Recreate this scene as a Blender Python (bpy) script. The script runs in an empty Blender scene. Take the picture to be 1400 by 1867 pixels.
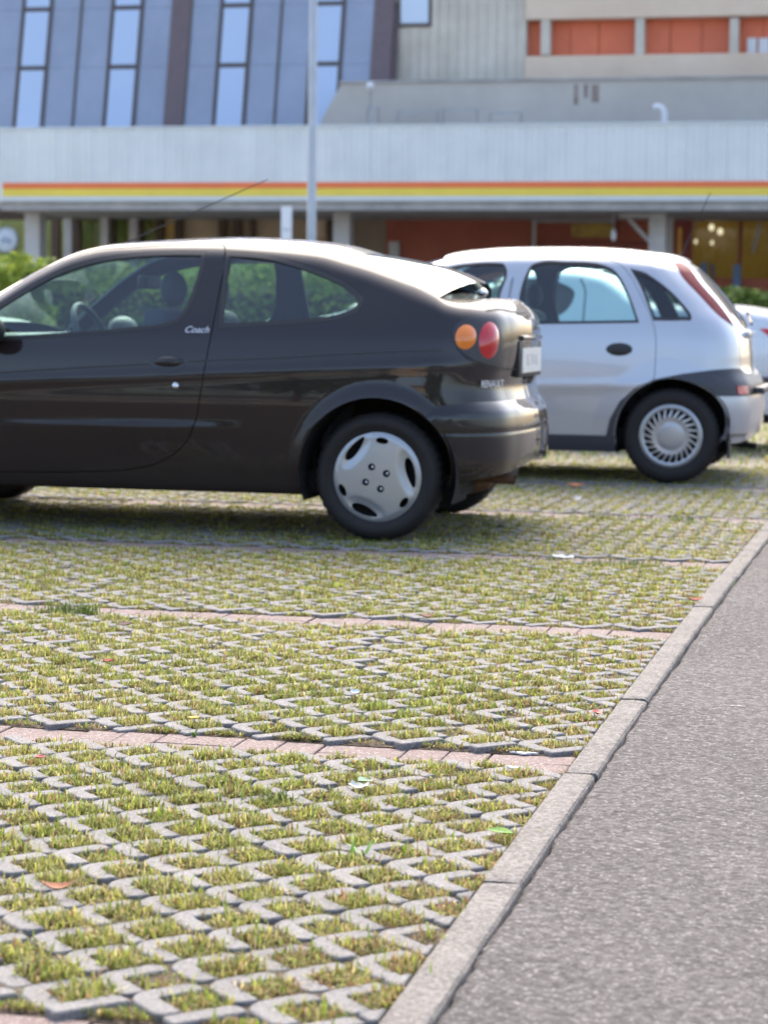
import bpy, bmesh, math, random
import numpy as np
from mathutils import Vector, Matrix
from mathutils.geometry import delaunay_2d_cdt

random.seed(7)
rng = np.random.default_rng(7)
SC = bpy.context.scene
COL = SC.collection

# ------------------------------------------------------------------ camera
F, H = 4118.2, 1.0123
PITCH, ROLL, YAW = 0.0866, 0.0113, 0.2298
_cy, _sy = math.cos(YAW), math.sin(YAW)
FW = np.array([-_sy * math.cos(PITCH), _cy * math.cos(PITCH), -math.sin(PITCH)])
_r0 = np.array([_cy, _sy, 0.0]); _u0 = np.cross(_r0, FW)
RT = math.cos(ROLL) * _r0 + math.sin(ROLL) * _u0
UP = -math.sin(ROLL) * _r0 + math.cos(ROLL) * _u0
CAMPOS = np.array([0, 0, H])
cd = bpy.data.cameras.new("camera"); cam = bpy.data.objects.new("camera", cd); COL.objects.link(cam)
cd.sensor_fit = 'HORIZONTAL'; cd.sensor_width = 15.7; cd.lens = F / 1400 * 15.7
cd.clip_start = 0.1; cd.clip_end = 600
m = Matrix(((RT[0], UP[0], -FW[0], 0), (RT[1], UP[1], -FW[1], 0), (RT[2], UP[2], -FW[2], H), (0, 0, 0, 1)))
cam.matrix_world = m
cd.dof.use_dof = True; cd.dof.focus_distance = 5.5; cd.dof.aperture_fstop = cd.lens / 14.5
SC.camera = cam

# ------------------------------------------------------------------ light
SUN_EL, SUN_AZ = math.radians(45), math.radians(-14)      # azimuth from +Y towards +X
w = bpy.data.worlds.new("World"); SC.world = w; w.use_nodes = True
nt = w.node_tree; bg = nt.nodes["Background"]
sky = nt.nodes.new("ShaderNodeTexSky"); sky.sky_type = 'NISHITA'; sky.sun_disc = False
sky.sun_elevation = SUN_EL; sky.sun_rotation = SUN_AZ
sky.dust_density = 4.0; sky.air_density = 0.92; sky.ozone_density = 0.1
nt.links.new(sky.outputs[0], bg.inputs[0]); bg.inputs[1].default_value = 0.15
sl = bpy.data.lights.new("sun", 'SUN'); sl.energy = 1.0; sl.angle = math.radians(50); sl.color = (1.0, 0.91, 0.78)
so = bpy.data.objects.new("sun", sl); COL.objects.link(so)
sd = Vector((math.sin(SUN_AZ) * math.cos(SUN_EL), math.cos(SUN_AZ) * math.cos(SUN_EL), math.sin(SUN_EL)))
so.rotation_euler = sd.to_track_quat('Z', 'Y').to_euler()
SC.view_settings.view_transform = 'Standard'; SC.view_settings.look = 'None'
SC.view_settings.exposure = 1.75; SC.view_settings.gamma = 1.0

# ------------------------------------------------------------------ helpers
def ray(px, py): return FW * F + RT * (px - 700) - UP * (py - 933.5)
def gnd(px, py, z=0.0):
    d = ray(px, py); t = (z - H) / d[2]; return d[0] * t, d[1] * t
def onY(px, py, Y):
    d = ray(px, py); t = Y / d[1]; return d[0] * t, H + d[2] * t
def proj(P):
    v = np.asarray(P) - CAMPOS
    dz = v @ FW
    return 700 + F * (v @ RT) / dz, 933.5 - F * (v @ UP) / dz, dz

def put(o, parent=None):
    COL.objects.link(o)
    if parent is not None: o.parent = parent
    return o
def tag(o, label=None, cat=None, group=None, kind=None):
    if label: o["label"] = label
    if cat: o["category"] = cat
    if group: o["group"] = group
    if kind: o["kind"] = kind
    return o
def empty(name, loc=(0, 0, 0), rz=0.0):
    o = bpy.data.objects.new(name, None); COL.objects.link(o)
    o.location = loc; o.rotation_euler = (0, 0, rz); o.empty_display_size = 0.1
    return o
def mesh(name, v, f, mat=None, parent=None, smooth=False):
    me = bpy.data.meshes.new(name)
    me.from_pydata([tuple(map(float, p)) for p in v], [], [tuple(map(int, q)) for q in f])
    if smooth: me.polygons.foreach_set("use_smooth", [True] * len(me.polygons))
    if mat: me.materials.append(mat)
    me.update()
    return put(bpy.data.objects.new(name, me), parent)
def fast_mesh(name, V, polys, mat=None, parent=None, col=None, smooth=False):
    """polys: list of int arrays, each (n,k)"""
    me = bpy.data.meshes.new(name)
    V = np.asarray(V, np.float32); me.vertices.add(len(V)); me.vertices.foreach_set("co", V.ravel())
    li = np.concatenate([p.ravel() for p in polys]).astype(np.int32)
    ln = np.concatenate([np.full(len(p), p.shape[1], np.int32) for p in polys])
    st = np.concatenate([[0], np.cumsum(ln)[:-1]]).astype(np.int32)
    me.loops.add(len(li)); me.loops.foreach_set("vertex_index", li)
    me.polygons.add(len(ln)); me.polygons.foreach_set("loop_start", st)
    me.polygons.foreach_set("use_smooth", np.full(len(ln), smooth))
    if col is not None:
        a = me.color_attributes.new("Col", 'FLOAT_COLOR', 'POINT')
        c = np.ones((len(V), 4), np.float32); c[:, :3] = col; a.data.foreach_set("color", c.ravel())
    me.update(calc_edges=True); me.validate()
    if mat: me.materials.append(mat)
    return put(bpy.data.objects.new(name, me), parent)
BOXF = [(0, 3, 2, 1), (4, 5, 6, 7), (0, 1, 5, 4), (1, 2, 6, 5), (2, 3, 7, 6), (3, 0, 4, 7)]
def boxv(x0, x1, y0, y1, z0, z1):
    return [(x0, y0, z0), (x1, y0, z0), (x1, y1, z0), (x0, y1, z0), (x0, y0, z1), (x1, y0, z1), (x1, y1, z1), (x0, y1, z1)]
def box(name, x0, x1, y0, y1, z0, z1, mat, parent=None, bev=0.0):
    o = mesh(name, boxv(min(x0, x1), max(x0, x1), min(y0, y1), max(y0, y1), min(z0, z1), max(z0, z1)), BOXF, mat, parent)
    if bev: bevel(o, bev)
    return o
def bevel(o, w_, seg=2):
    bm = bmesh.new(); bm.from_mesh(o.data)
    bmesh.ops.bevel(bm, geom=bm.edges[:], offset=w_, segments=seg, affect='EDGES', profile=0.6)
    bm.to_mesh(o.data); bm.free()
    o.data.polygons.foreach_set("use_smooth", [True] * len(o.data.polygons)); 
def lathe(name, prof, n, mat, parent=None, axis='Y', smooth=True, center=(0, 0, 0)):
    """prof: list (r, a) along axis"""
    v = []; f = []; k = len(prof)
    for i in range(n):
        t = 2 * math.pi * i / n
        for r, a in prof:
            c, s = r * math.cos(t), r * math.sin(t)
            p = (c, a, s) if axis == 'Y' else ((c, s, a) if axis == 'Z' else (a, c, s))
            v.append((p[0] + center[0], p[1] + center[1], p[2] + center[2]))
    for i in range(n):
        j = (i + 1) % n
        for q in range(k - 1):
            f.append((i * k + q, j * k + q, j * k + q + 1, i * k + q + 1))
    return mesh(name, v, f, mat, parent, smooth)
def tube(name, pts, r, mat, parent=None, n=10, cap=True):
    P = [Vector(p) for p in pts]; v = []; f = []
    rr = r if isinstance(r, (list, tuple)) else [r] * len(P)
    for i, p in enumerate(P):
        t = (P[min(i + 1, len(P) - 1)] - P[max(i - 1, 0)]).normalized()
        a = t.cross(Vector((0, 0, 1)));
        if a.length < 1e-3: a = t.cross(Vector((1, 0, 0)))
        a.normalize(); b = t.cross(a)
        for k in range(n):
            th = 2 * math.pi * k / n
            v.append(p + rr[i] * (a * math.cos(th) + b * math.sin(th)))
    for i in range(len(P) - 1):
        for k in range(n):
            f.append((i * n + k, i * n + (k + 1) % n, (i + 1) * n + (k + 1) % n, (i + 1) * n + k))
    if cap:
        f.append(tuple(range(n))); f.append(tuple(reversed(range((len(P) - 1) * n, len(P) * n))))
    return mesh(name, v, f, mat, parent, True)
def ball(name, c, r, mat, parent=None, nu=20, nv=12, rot=None):
    v = []; f = []
    R = rot or Matrix.Identity(3)
    for j in range(nv + 1):
        ph = math.pi * j / nv
        for i in range(nu):
            th = 2 * math.pi * i / nu
            q = R @ Vector((r[0] * math.sin(ph) * math.cos(th), r[1] * math.sin(ph) * math.sin(th), r[2] * math.cos(ph)))
            v.append((c[0] + q.x, c[1] + q.y, c[2] + q.z))
    for j in range(nv):
        for i in range(nu):
            f.append((j * nu + i, (j + 1) * nu + i, (j + 1) * nu + (i + 1) % nu, j * nu + (i + 1) % nu))
    return mesh(name, v, f, mat, parent, True)
def text_mesh(name, s, size, depth, mat, parent, M, shear=0.0):
    cu = bpy.data.curves.new(name, 'FONT'); cu.body = s; cu.size = size; cu.extrude = depth; cu.shear = shear
    cu.align_x = 'CENTER'; cu.align_y = 'CENTER'
    t = bpy.data.objects.new(name, cu); COL.objects.link(t)
    me = bpy.data.meshes.new_from_object(t.evaluated_get(bpy.context.evaluated_depsgraph_get()))
    bpy.data.objects.remove(t); bpy.data.curves.remove(cu)
    me.transform(M); me.materials.clear(); me.materials.append(mat)
    return put(bpy.data.objects.new(name, me), parent)

# ------------------------------------------------------------------ materials
def mat(name, base=(.5, .5, .5), rough=.6, metal=0., coat=0., spec=.5, var=.0, vscale=8., bump=0., bscale=60., col2=None, coord='Object', emit=None, es=0., detail=6.):
    M = bpy.data.materials.new(name); M.use_nodes = True
    n = M.node_tree; b = n.nodes["Principled BSDF"]
    b.inputs["Base Color"].default_value = (*base, 1); b.inputs["Roughness"].default_value = rough
    b.inputs["Metallic"].default_value = metal; b.inputs["Coat Weight"].default_value = coat
    b.inputs["Coat Roughness"].default_value = .03; b.inputs["Specular IOR Level"].default_value = spec
    if emit: b.inputs["Emission Color"].default_value = (*emit, 1); b.inputs["Emission Strength"].default_value = es
    if var or bump or col2:
        tc = n.nodes.new("ShaderNodeTexCoord"); out = tc.outputs[coord]
        if coord == 'World':
            pass
    if var or col2:
        nz = n.nodes.new("ShaderNodeTexNoise"); nz.inputs["Scale"].default_value = vscale; nz.inputs["Detail"].default_value = detail
        nz.inputs["Roughness"].default_value = .65
        n.links.new(out, nz.inputs["Vector"])
        r = n.nodes.new("ShaderNodeValToRGB")
        c2 = col2 or tuple(min(1, c * (1 + var)) for c in base); c1 = base if col2 else tuple(c * (1 - var) for c in base)
        r.color_ramp.elements[0].position = .32; r.color_ramp.elements[1].position = .68
        r.color_ramp.elements[0].color = (*c1, 1); r.color_ramp.elements[1].color = (*c2, 1)
        n.links.new(nz.outputs[0], r.inputs[0]); n.links.new(r.outputs[0], b.inputs["Base Color"])
    if bump:
        nb = n.nodes.new("ShaderNodeTexNoise"); nb.inputs["Scale"].default_value = bscale; nb.inputs["Detail"].default_value = 8
        n.links.new(out, nb.inputs["Vector"])
        bp = n.nodes.new("ShaderNodeBump"); bp.inputs["Strength"].default_value = bump; bp.inputs["Distance"].default_value = .01
        n.links.new(nb.outputs[0], bp.inputs["Height"]); n.links.new(bp.outputs[0], b.inputs["Normal"])
    return M
def geo_pos(n):
    g = n.nodes.new("ShaderNodeNewGeometry"); return g.outputs["Position"]
def glass_mat(name, tint=(.62, .82, .78), gloss=1.0, rough=.01):
    M = bpy.data.materials.new(name); M.use_nodes = True; n = M.node_tree; n.nodes.clear()
    o = n.nodes.new("ShaderNodeOutputMaterial"); t = n.nodes.new("ShaderNodeBsdfTransparent"); t.inputs[0].default_value = (*tint, 1)
    g = n.nodes.new("ShaderNodeBsdfGlossy"); g.inputs["Roughness"].default_value = rough
    fr = n.nodes.new("ShaderNodeFresnel"); ge = n.nodes.new("ShaderNodeNewGeometry")
    io = n.nodes.new("ShaderNodeMath"); io.operation = 'MULTIPLY_ADD'; io.inputs[1].default_value = 1 / 1.5 - 1.5; io.inputs[2].default_value = 1.5
    n.links.new(ge.outputs["Backfacing"], io.inputs[0]); n.links.new(io.outputs[0], fr.inputs[0])    # same sheet from both sides
    mu = n.nodes.new("ShaderNodeMath"); mu.operation = 'MULTIPLY'; mu.inputs[1].default_value = gloss; mu.use_clamp = True
    mx = n.nodes.new("ShaderNodeMixShader"); n.links.new(fr.outputs[0], mu.inputs[0]); n.links.new(mu.outputs[0], mx.inputs[0])
    n.links.new(t.outputs[0], mx.inputs[1]); n.links.new(g.outputs[0], mx.inputs[2]); n.links.new(mx.outputs[0], o.inputs[0])
    return M
def leaf_mat(name, trans=.45, rough=.6):
    M = bpy.data.materials.new(name); M.use_nodes = True; n = M.node_tree; b = n.nodes["Principled BSDF"]
    a = n.nodes.new("ShaderNodeVertexColor"); a.layer_name = "Col"
    n.links.new(a.outputs[0], b.inputs["Base Color"]); b.inputs["Roughness"].default_value = rough; b.inputs["Specular IOR Level"].default_value = .3
    t = n.nodes.new("ShaderNodeBsdfTranslucent"); n.links.new(a.outputs[0], t.inputs[0])
    mx = n.nodes.new("ShaderNodeMixShader"); mx.inputs[0].default_value = trans
    n.links.new(b.outputs[0], mx.inputs[1]); n.links.new(t.outputs[0], mx.inputs[2]); n.links.new(mx.outputs[0], n.nodes["Material Output"].inputs[0])
    return M
def stony(name, ca, cb, speck=(.75, .74, .74), sscale=260., rough=.85, bump=.5, bscale=220., big=2.2, speck_amt=.62, stain=.25):
    """concrete / stone / asphalt: world-space mottling + grains + bump"""
    M = bpy.data.materials.new(name); M.use_nodes = True; n = M.node_tree; b = n.nodes["Principled BSDF"]
    b.inputs["Roughness"].default_value = rough; b.inputs["Specular IOR Level"].default_value = .35
    p = geo_pos(n)
    n1 = n.nodes.new("ShaderNodeTexNoise"); n1.inputs["Scale"].default_value = big; n1.inputs["Detail"].default_value = 7; n1.inputs["Roughness"].default_value = .7
    n.links.new(p, n1.inputs["Vector"])
    r1 = n.nodes.new("ShaderNodeValToRGB"); r1.color_ramp.elements[0].position = .3; r1.color_ramp.elements[1].position = .7
    r1.color_ramp.elements[0].color = (*ca, 1); r1.color_ramp.elements[1].color = (*cb, 1); n.links.new(n1.outputs[0], r1.inputs[0])
    v = n.nodes.new("ShaderNodeTexVoronoi"); v.inputs["Scale"].default_value = sscale; n.links.new(p, v.inputs["Vector"])
    sp = n.nodes.new("ShaderNodeSeparateColor"); n.links.new(v.outputs["Color"], sp.inputs[0])
    r2 = n.nodes.new("ShaderNodeValToRGB"); r2.color_ramp.elements[0].position = speck_amt; r2.color_ramp.elements[1].position = min(1, speck_amt + .3)
    r2.color_ramp.elements[0].color = (0, 0, 0, 1); r2.color_ramp.elements[1].color = (1, 1, 1, 1); n.links.new(sp.outputs[0], r2.inputs[0])
    mx = n.nodes.new("ShaderNodeMix"); mx.data_type = 'RGBA'
    n.links.new(r2.outputs[0], mx.inputs[0]); n.links.new(r1.outputs[0], mx.inputs[6]); mx.inputs[7].default_value = (*speck, 1)
    # grain to grain darkening
    mm = n.nodes.new("ShaderNodeMix"); mm.data_type = 'RGBA'; mm.blend_type = 'MULTIPLY'; mm.inputs[0].default_value = stain
    n3 = n.nodes.new("ShaderNodeTexNoise"); n3.inputs["Scale"].default_value = sscale * .33; n3.inputs["Detail"].default_value = 5; n.links.new(p, n3.inputs["Vector"])
    r3 = n.nodes.new("ShaderNodeValToRGB"); r3.color_ramp.elements[0].position = .35; r3.color_ramp.elements[1].position = .65
    n.links.new(n3.outputs[0], r3.inputs[0])
    n.links.new(mx.outputs[2], mm.inputs[6]); n.links.new(r3.outputs[0], mm.inputs[7]); n.links.new(mm.outputs[2], b.inputs["Base Color"])
    nb = n.nodes.new("ShaderNodeTexNoise"); nb.inputs["Scale"].default_value = bscale; nb.inputs["Detail"].default_value = 4; n.links.new(p, nb.inputs["Vector"])
    ad = n.nodes.new("ShaderNodeMath"); ad.operation = 'SUBTRACT'; n.links.new(nb.outputs[0], ad.inputs[0]); 
    ml = n.nodes.new("ShaderNodeMath"); ml.operation = 'MULTIPLY'; ml.inputs[1].default_value = .6; n.links.new(v.outputs["Distance"], ml.inputs[0]); n.links.new(ml.outputs[0], ad.inputs[1])
    bp = n.nodes.new("ShaderNodeBump"); bp.inputs["Strength"].default_value = bump; bp.inputs["Distance"].default_value = .006
    n.links.new(ad.outputs[0], bp.inputs["Height"]); n.links.new(bp.outputs[0], b.inputs["Normal"])
    return M

M_conc = stony("paver concrete", (.19, .186, .185), (.285, .278, .274), (.37, .36, .355), 420, .88, .4, 300, 4.5, .80, .35)
M_kerb = stony("kerb concrete", (.19, .18, .17), (.31, .29, .27), (.40, .37, .34), 300, .9, .7, 200, 6.0, .78, .45)
M_brick = stony("red paving brick", (.175, .128, .12), (.225, .166, .157), (.38, .33, .315), 230, .85, .4, 240, 5.0, .72, .22)
M_asph = stony("asphalt", (.085, .079, .082), (.145, .135, .139), (.29, .275, .275), 190, .85, .9, 150, 1.1, .78, .65)
M_soil = stony("soil", (.06, .04, .03), (.12, .085, .055), (.2, .17, .12), 200, .95, .7, 150, 6., .7, .5)
M_lot = stony("far paving", (.2, .19, .12), (.3, .27, .2), (.4, .39, .38), 30, .95, .3, 60, 1.2, .6, .3)
M_grass = leaf_mat("grass blades", .45)
M_leaf = leaf_mat("foliage", .35)
M_rubber = mat("tyre rubber", (.015, .013, .013), .75, var=.15, vscale=30, bump=.15, bscale=200)
M_black = mat("black plastic", (.02, .02, .022), .55)
M_seal = mat("window seal", (.03, .027, .028), .5)
M_dark = mat("underbody", (.012, .011, .011), .9)
M_rust = mat("rusty exhaust", (.10, .055, .03), .8, col2=(.16, .09, .05), vscale=30, bump=.3)
M_paintM = mat("dark aubergine paint", (.016, .0105, .0105), .5, coat=1., spec=.15)
# brown ground reflection painted into the dark car's lower flanks, coat dulled there
_n = M_paintM.node_tree; _b = _n.nodes["Principled BSDF"]
_tc = _n.nodes.new("ShaderNodeTexCoord"); _sx = _n.nodes.new("ShaderNodeSeparateXYZ"); _n.links.new(_tc.outputs["Object"], _sx.inputs[0])
_nz = _n.nodes.new("ShaderNodeTexNoise"); _nz.inputs["Scale"].default_value = 5; _nz.inputs["Detail"].default_value = 8; _n.links.new(_tc.outputs["Object"], _nz.inputs["Vector"])
_ma = _n.nodes.new("ShaderNodeMath"); _ma.operation = 'MULTIPLY_ADD'; _ma.inputs[1].default_value = .35; _n.links.new(_nz.outputs[0], _ma.inputs[0]); _n.links.new(_sx.outputs[2], _ma.inputs[2])
_mr = _n.nodes.new("ShaderNodeMapRange"); _mr.inputs[1].default_value = .50; _mr.inputs[2].default_value = .86; _mr.inputs[3].default_value = .85; _mr.inputs[4].default_value = .0; _n.links.new(_ma.outputs[0], _mr.inputs[0])
_mx = _n.nodes.new("ShaderNodeMix"); _mx.data_type = 'RGBA'; _mx.inputs[6].default_value = (*_b.inputs["Base Color"].default_value[:3], 1); _mx.inputs[7].default_value = (.027, .020, .0165, 1)
_n.links.new(_mr.outputs[0], _mx.inputs[0]); _n.links.new(_mx.outputs[2], _b.inputs["Base Color"])
_mc = _n.nodes.new("ShaderNodeMapRange"); _mc.inputs[3].default_value = 1.0; _mc.inputs[4].default_value = .12; _n.links.new(_mr.outputs[0], _mc.inputs[0]); _n.links.new(_mc.outputs[0], _b.inputs["Coat Weight"])
M_paintB = mat("dark bumper paint", (.010, .0078, .008), .45, coat=1., spec=.2)
M_lampsur = mat("lamp surround", (.035, .035, .04), .45)
M_silver = mat("silver paint", (.49, .51, .545), .36, metal=.5, coat=1.)
M_white = mat("pale silver paint", (.60, .63, .67), .36, metal=.25, coat=1.)
M_chrome = mat("chrome", (.75, .76, .78), .12, metal=1.)
M_cover = mat("silver wheel cover", (.42, .44, .46), .34, metal=.55, coat=.3)
M_clad = mat("grey plastic cladding", (.045, .046, .056), .42, bump=.05, bscale=500)
M_amber = mat("amber lens", (.85, .22, .015), .12, coat=1.)
M_red = mat("red lens", (.55, .012, .015), .1, coat=1.)
M_dred = mat("dark red lens", (.15, .008, .016), .5, coat=.0, spec=.12)
M_plate = mat("number plate", (.72, .74, .72), .35, col2=(.6, .62, .6), vscale=40)
M_ink = mat("plate ink", (.03, .03, .04), .5)
M_fabric = mat("seat fabric", (.045, .05, .065), .9, bump=.2, bscale=300)
M_inter = mat("interior plastic", (.035, .04, .05), .6)
M_glass = glass_mat("car glass", (.73, .93, .91), 2.6)
M_glassd = glass_mat("dark tinted car glass", (.5, .62, .64), 2.2)

# ------------------------------------------------------------------ the ground
STRIP0, STRIPD = 3.0167, 2.1615
KERBP = [gnd(*p, z=0.0) for p in ((690, 1867), (820, 1690), (964, 1496), (1027.9, 1410.4), (1120, 1293), (1232, 1150), (1310, 1053), (1400, 950))]
_ky = np.array([p[1] for p in KERBP]); _kx = np.array([p[0] for p in KERBP])
_kc = np.polyfit(_ky, _kx, 2)
def kx(Y):
    Yc = np.clip(Y, 2.0, 12.5)
    return np.polyval(_kc, Yc) + (np.asarray(Y) - Yc) * np.polyval(np.polyder(_kc), 12.5)

P_ = 0.1783 / math.sqrt(2); DG = 0.1783; TW = 0.042
def chevron(a_arm=True, b_arm=True):
    """outline in the 45-degree axes (a = up-right, b = down-right)"""
    h = TW / 2; g = .0035; e = P_ - h - g
    r = .050; rt = .018
    def arc(cx, cy, r_, t0, t1, k=5): return [(cx + r_ * math.cos(t0 + (t1 - t0) * i / k), cy + r_ * math.sin(t0 + (t1 - t0) * i / k)) for i in range(k + 1)]
    pi = math.pi
    if a_arm and b_arm:
        o = arc(-h + r, -h + r, r, pi, 1.5 * pi) + arc(e - rt, -h + rt, rt, 1.5 * pi, 2 * pi, 3) + [(e, h - .003), (e - .003, h)] + arc(h + .005, h + .005, .005, 1.5 * pi, pi, 2) \
            + [(h, e - .003), (h - .003, e)] + arc(-h + rt, e - rt, rt, .5 * pi, pi, 3)
    elif a_arm:
        o = arc(-h + .012, -h + .012, .012, pi, 1.5 * pi, 3) + arc(e - rt, -h + rt, rt, 1.5 * pi, 2 * pi, 3) + [(e, h - .003), (e - .003, h), (-h + .003, h), (-h, h - .003)]
    elif b_arm == 2:
        o = [(-h, h + .001), (h, h + .001), (h, e - .003), (h - .003, e)] + arc(-h + rt, e - rt, rt, .5 * pi, pi, 3)
    else:
        o = arc(-h + .012, -h + .012, .012, pi, 1.5 * pi, 3) + [(h - .003, -h), (h, -h + .003), (h, e - .003), (h - .003, e)] + arc(-h + rt, e - rt, rt, .5 * pi, pi, 3)
    s = math.sqrt(.5)
    # a -> (s, s), b -> (s, -s)
    q = [((a + b) * s, (a - b) * s) for a, b in o]
    return q
def poly_area(p):
    return .5 * sum(p[i][0] * p[(i + 1) % len(p)][1] - p[(i + 1) % len(p)][0] * p[i][1] for i in range(len(p)))
def ccw(p): return p if poly_area(p) > 0 else p[::-1]
def offset(poly, d):
    """inward offset of a ccw polygon"""
    n = len(poly); out = []
    for i in range(n):
        a, b, c = poly[i - 1], poly[i], poly[(i + 1) % n]
        e1 = (b[0] - a[0], b[1] - a[1]); e2 = (c[0] - b[0], c[1] - b[1])
        l1 = math.hypot(*e1) or 1e-9; l2 = math.hypot(*e2) or 1e-9
        n1 = (-e1[1] / l1, e1[0] / l1); n2 = (-e2[1] / l2, e2[0] / l2)
        q = 1 + n1[0] * n2[0] + n1[1] * n2[1]; q = max(q, .35)
        out.append((b[0] + d * (n1[0] + n2[0]) / q, b[1] + d * (n1[1] + n2[1]) / q))
    return out
def clip_right(poly, lim):
    out = []; n = len(poly)
    for i in range(n):
        a, b = poly[i], poly[(i + 1) % n]; ia, ib = a[0] <= lim, b[0] <= lim
        if ia: out.append(a)
        if ia != ib:
            t = (lim - a[0]) / (b[0] - a[0]); out.append((lim, a[1] + t * (b[1] - a[1])))
    return out
def slab(poly, top=0.0, bot=-.055, ch=.0045, drop=.004):
    """chamfered slab: verts, faces"""
    p = ccw(poly); n = len(p); q = offset(p, ch); q2 = offset(p, ch * .35)
    v = [(x, y, bot) for x, y in p] + [(x, y, top - drop) for x, y in p] + [(x, y, top - drop * .3) for x, y in q2] + [(x, y, top) for x, y in q]
    f = []
    for L in range(3):
        for i in range(n):
            j = (i + 1) % n; f.append((L * n + i, L * n + j, (L + 1) * n + j, (L + 1) * n + i))
    f.append(tuple(3 * n + i for i in range(n)))
    return v, f

def in_view(x, y, mx=120, my=150):
    px, py, dz = proj((x, y, 0.))
    return dz > 1 and -mx < px < 1400 + mx and py < 1867 + my
_yz = []
for b_ in range(-2, 6):
    yn_ = STRIP0 + STRIPD * b_; ye_ = yn_ + STRIPD - .205
    _yz += [(yn_ + .0005, -.0125)] + [(y, -.0075) for y in np.linspace(yn_ + .06, ye_ - .05, 6)] + [(ye_ - .0005, -.012), (ye_, -.019), (yn_ + STRIPD - .001, -.019)]
_V = [(xx_, y, z) for y, z in _yz for xx_ in (-30, float(kx(y)) + .03)]
_F = [(2 * i, 2 * i + 1, 2 * i + 3, 2 * i + 2) for i in range(len(_yz) - 1)]
ground = mesh("parking_ground", _V, _F, M_soil)
tag(ground, kind="structure")
far = mesh("ground", [(-150, 16.0, -.03), (150, 16.0, -.03), (150, 260, -.03), (-150, 260, -.03), (-150, -150, -.12), (150, -150, -.12), (150, 16.0, -.12), (-150, 16.0, -.12)], [(0, 1, 2, 3), (4, 5, 6, 7)], M_lot)
tag(far, kind="structure")

protos = []
for kind in range(3):
    v, f = slab(chevron(kind != 2, kind != 1))
    for _ in range(1):
        me = bpy.data.meshes.new("paver"); me.from_pydata(v, [], f); me.materials.append(M_conc); me.update()
        protos.append(me)
pav = []          # (x, y, kind, clipped poly or None)
cells = []        # (x, y, kind) kind 0 full cell, 1 lower half, 2 upper half
xph = {0: gnd(122.1, 1832)[0], 1: gnd(480.4, 1336.4)[0]}
for bay in range(-1, 6):
    y0 = STRIP0 + STRIPD * bay + .012
    if bay == -1: y0 += .178 * 7
    rows = 11 if bay >= 0 else 4
    x0 = xph.get(bay, xph[1] + bay * .061)
    for r in range(0, 2 * rows + 1):
        y = y0 + r * DG / 2
        for c in range(-90, 70):
            x = x0 + (c + .5 * (r % 2)) * DG
            if x - DG > kx(y) or not in_view(x, y): continue
            kind = 0
            if r == 0: kind = 1
            elif r == 2 * rows: kind = 2
            pav.append((x, y, kind))
            cells.append((x + DG / 2, y, 1 if r == 0 else (2 if r == 2 * rows else 0)))
pav_px = []
for (x, y, k) in pav:
    px, py, dz = proj((x + .06, y, 0.))
    inside = -40 < px < 1440 and py < 1890
    pav_px.append((dz if inside else dz + 100))
order = np.argsort(pav_px)
rest_v = []; rest_f = []; nrest = 0; made = 0
for oi in order:
    x, y, k = pav[oi]
    poly = chevron(k != 2, k != 1)
    rz = random.gauss(0, .018); dx = random.gauss(0, .0016); dy = random.gauss(0, .0016); dz_ = random.gauss(0, .002) - (.005 if random.random() < .04 else 0)
    ca, sa = math.cos(rz), math.sin(rz)
    lim = float(kx(y)) - .004
    wp = [(x + dx + a * ca - b * sa, y + dy + a * sa + b * ca) for a, b in poly]
    cut = max(p[0] for p in wp) > lim
    if cut:
        pieces = []
        for q in ([chevron(True, False), chevron(False, 2)] if k == 0 else [poly]):
            q = clip_right([(x + dx + a * ca - b * sa, y + dy + a * sa + b * ca) for a, b in q], lim)
            if len(q) >= 4 and abs(poly_area(ccw(q))) > 2.5e-4: pieces.append(q)
        if not pieces: continue
        v = []; f = []
        for q in pieces:
            v1, f1 = slab([(p[0] - x, p[1] - y) for p in q]); f += [tuple(i + len(v) for i in g) for g in f1]; v += v1
    if made < 300:
        if cut:
            o = mesh("paver", v, f, M_conc, ground); o.location = (x, y, dz_)
        else:
            o = put(bpy.data.objects.new("paver", protos[k]), ground)
            o.location = (x + dx, y + dy, dz_); o.rotation_euler = (random.gauss(0, .008), random.gauss(0, .008), rz)
        made += 1
    else:
        if cut: v = [(p[0] + x, p[1] + y, p[2] + dz_) for p in v]
        elif y > 9: v, f = slab(wp[::2] if len(wp) > 14 and not cut else wp, dz_, -.03, .005, .004)
        else: v, f = slab(wp, dz_, -.03)
        rest_v += v; rest_f += [tuple(i + nrest for i in q) for q in f]; nrest = len(rest_v)
o = mesh("paver_field", rest_v, rest_f, M_conc, ground); o["kind"] = "stuff"

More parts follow.
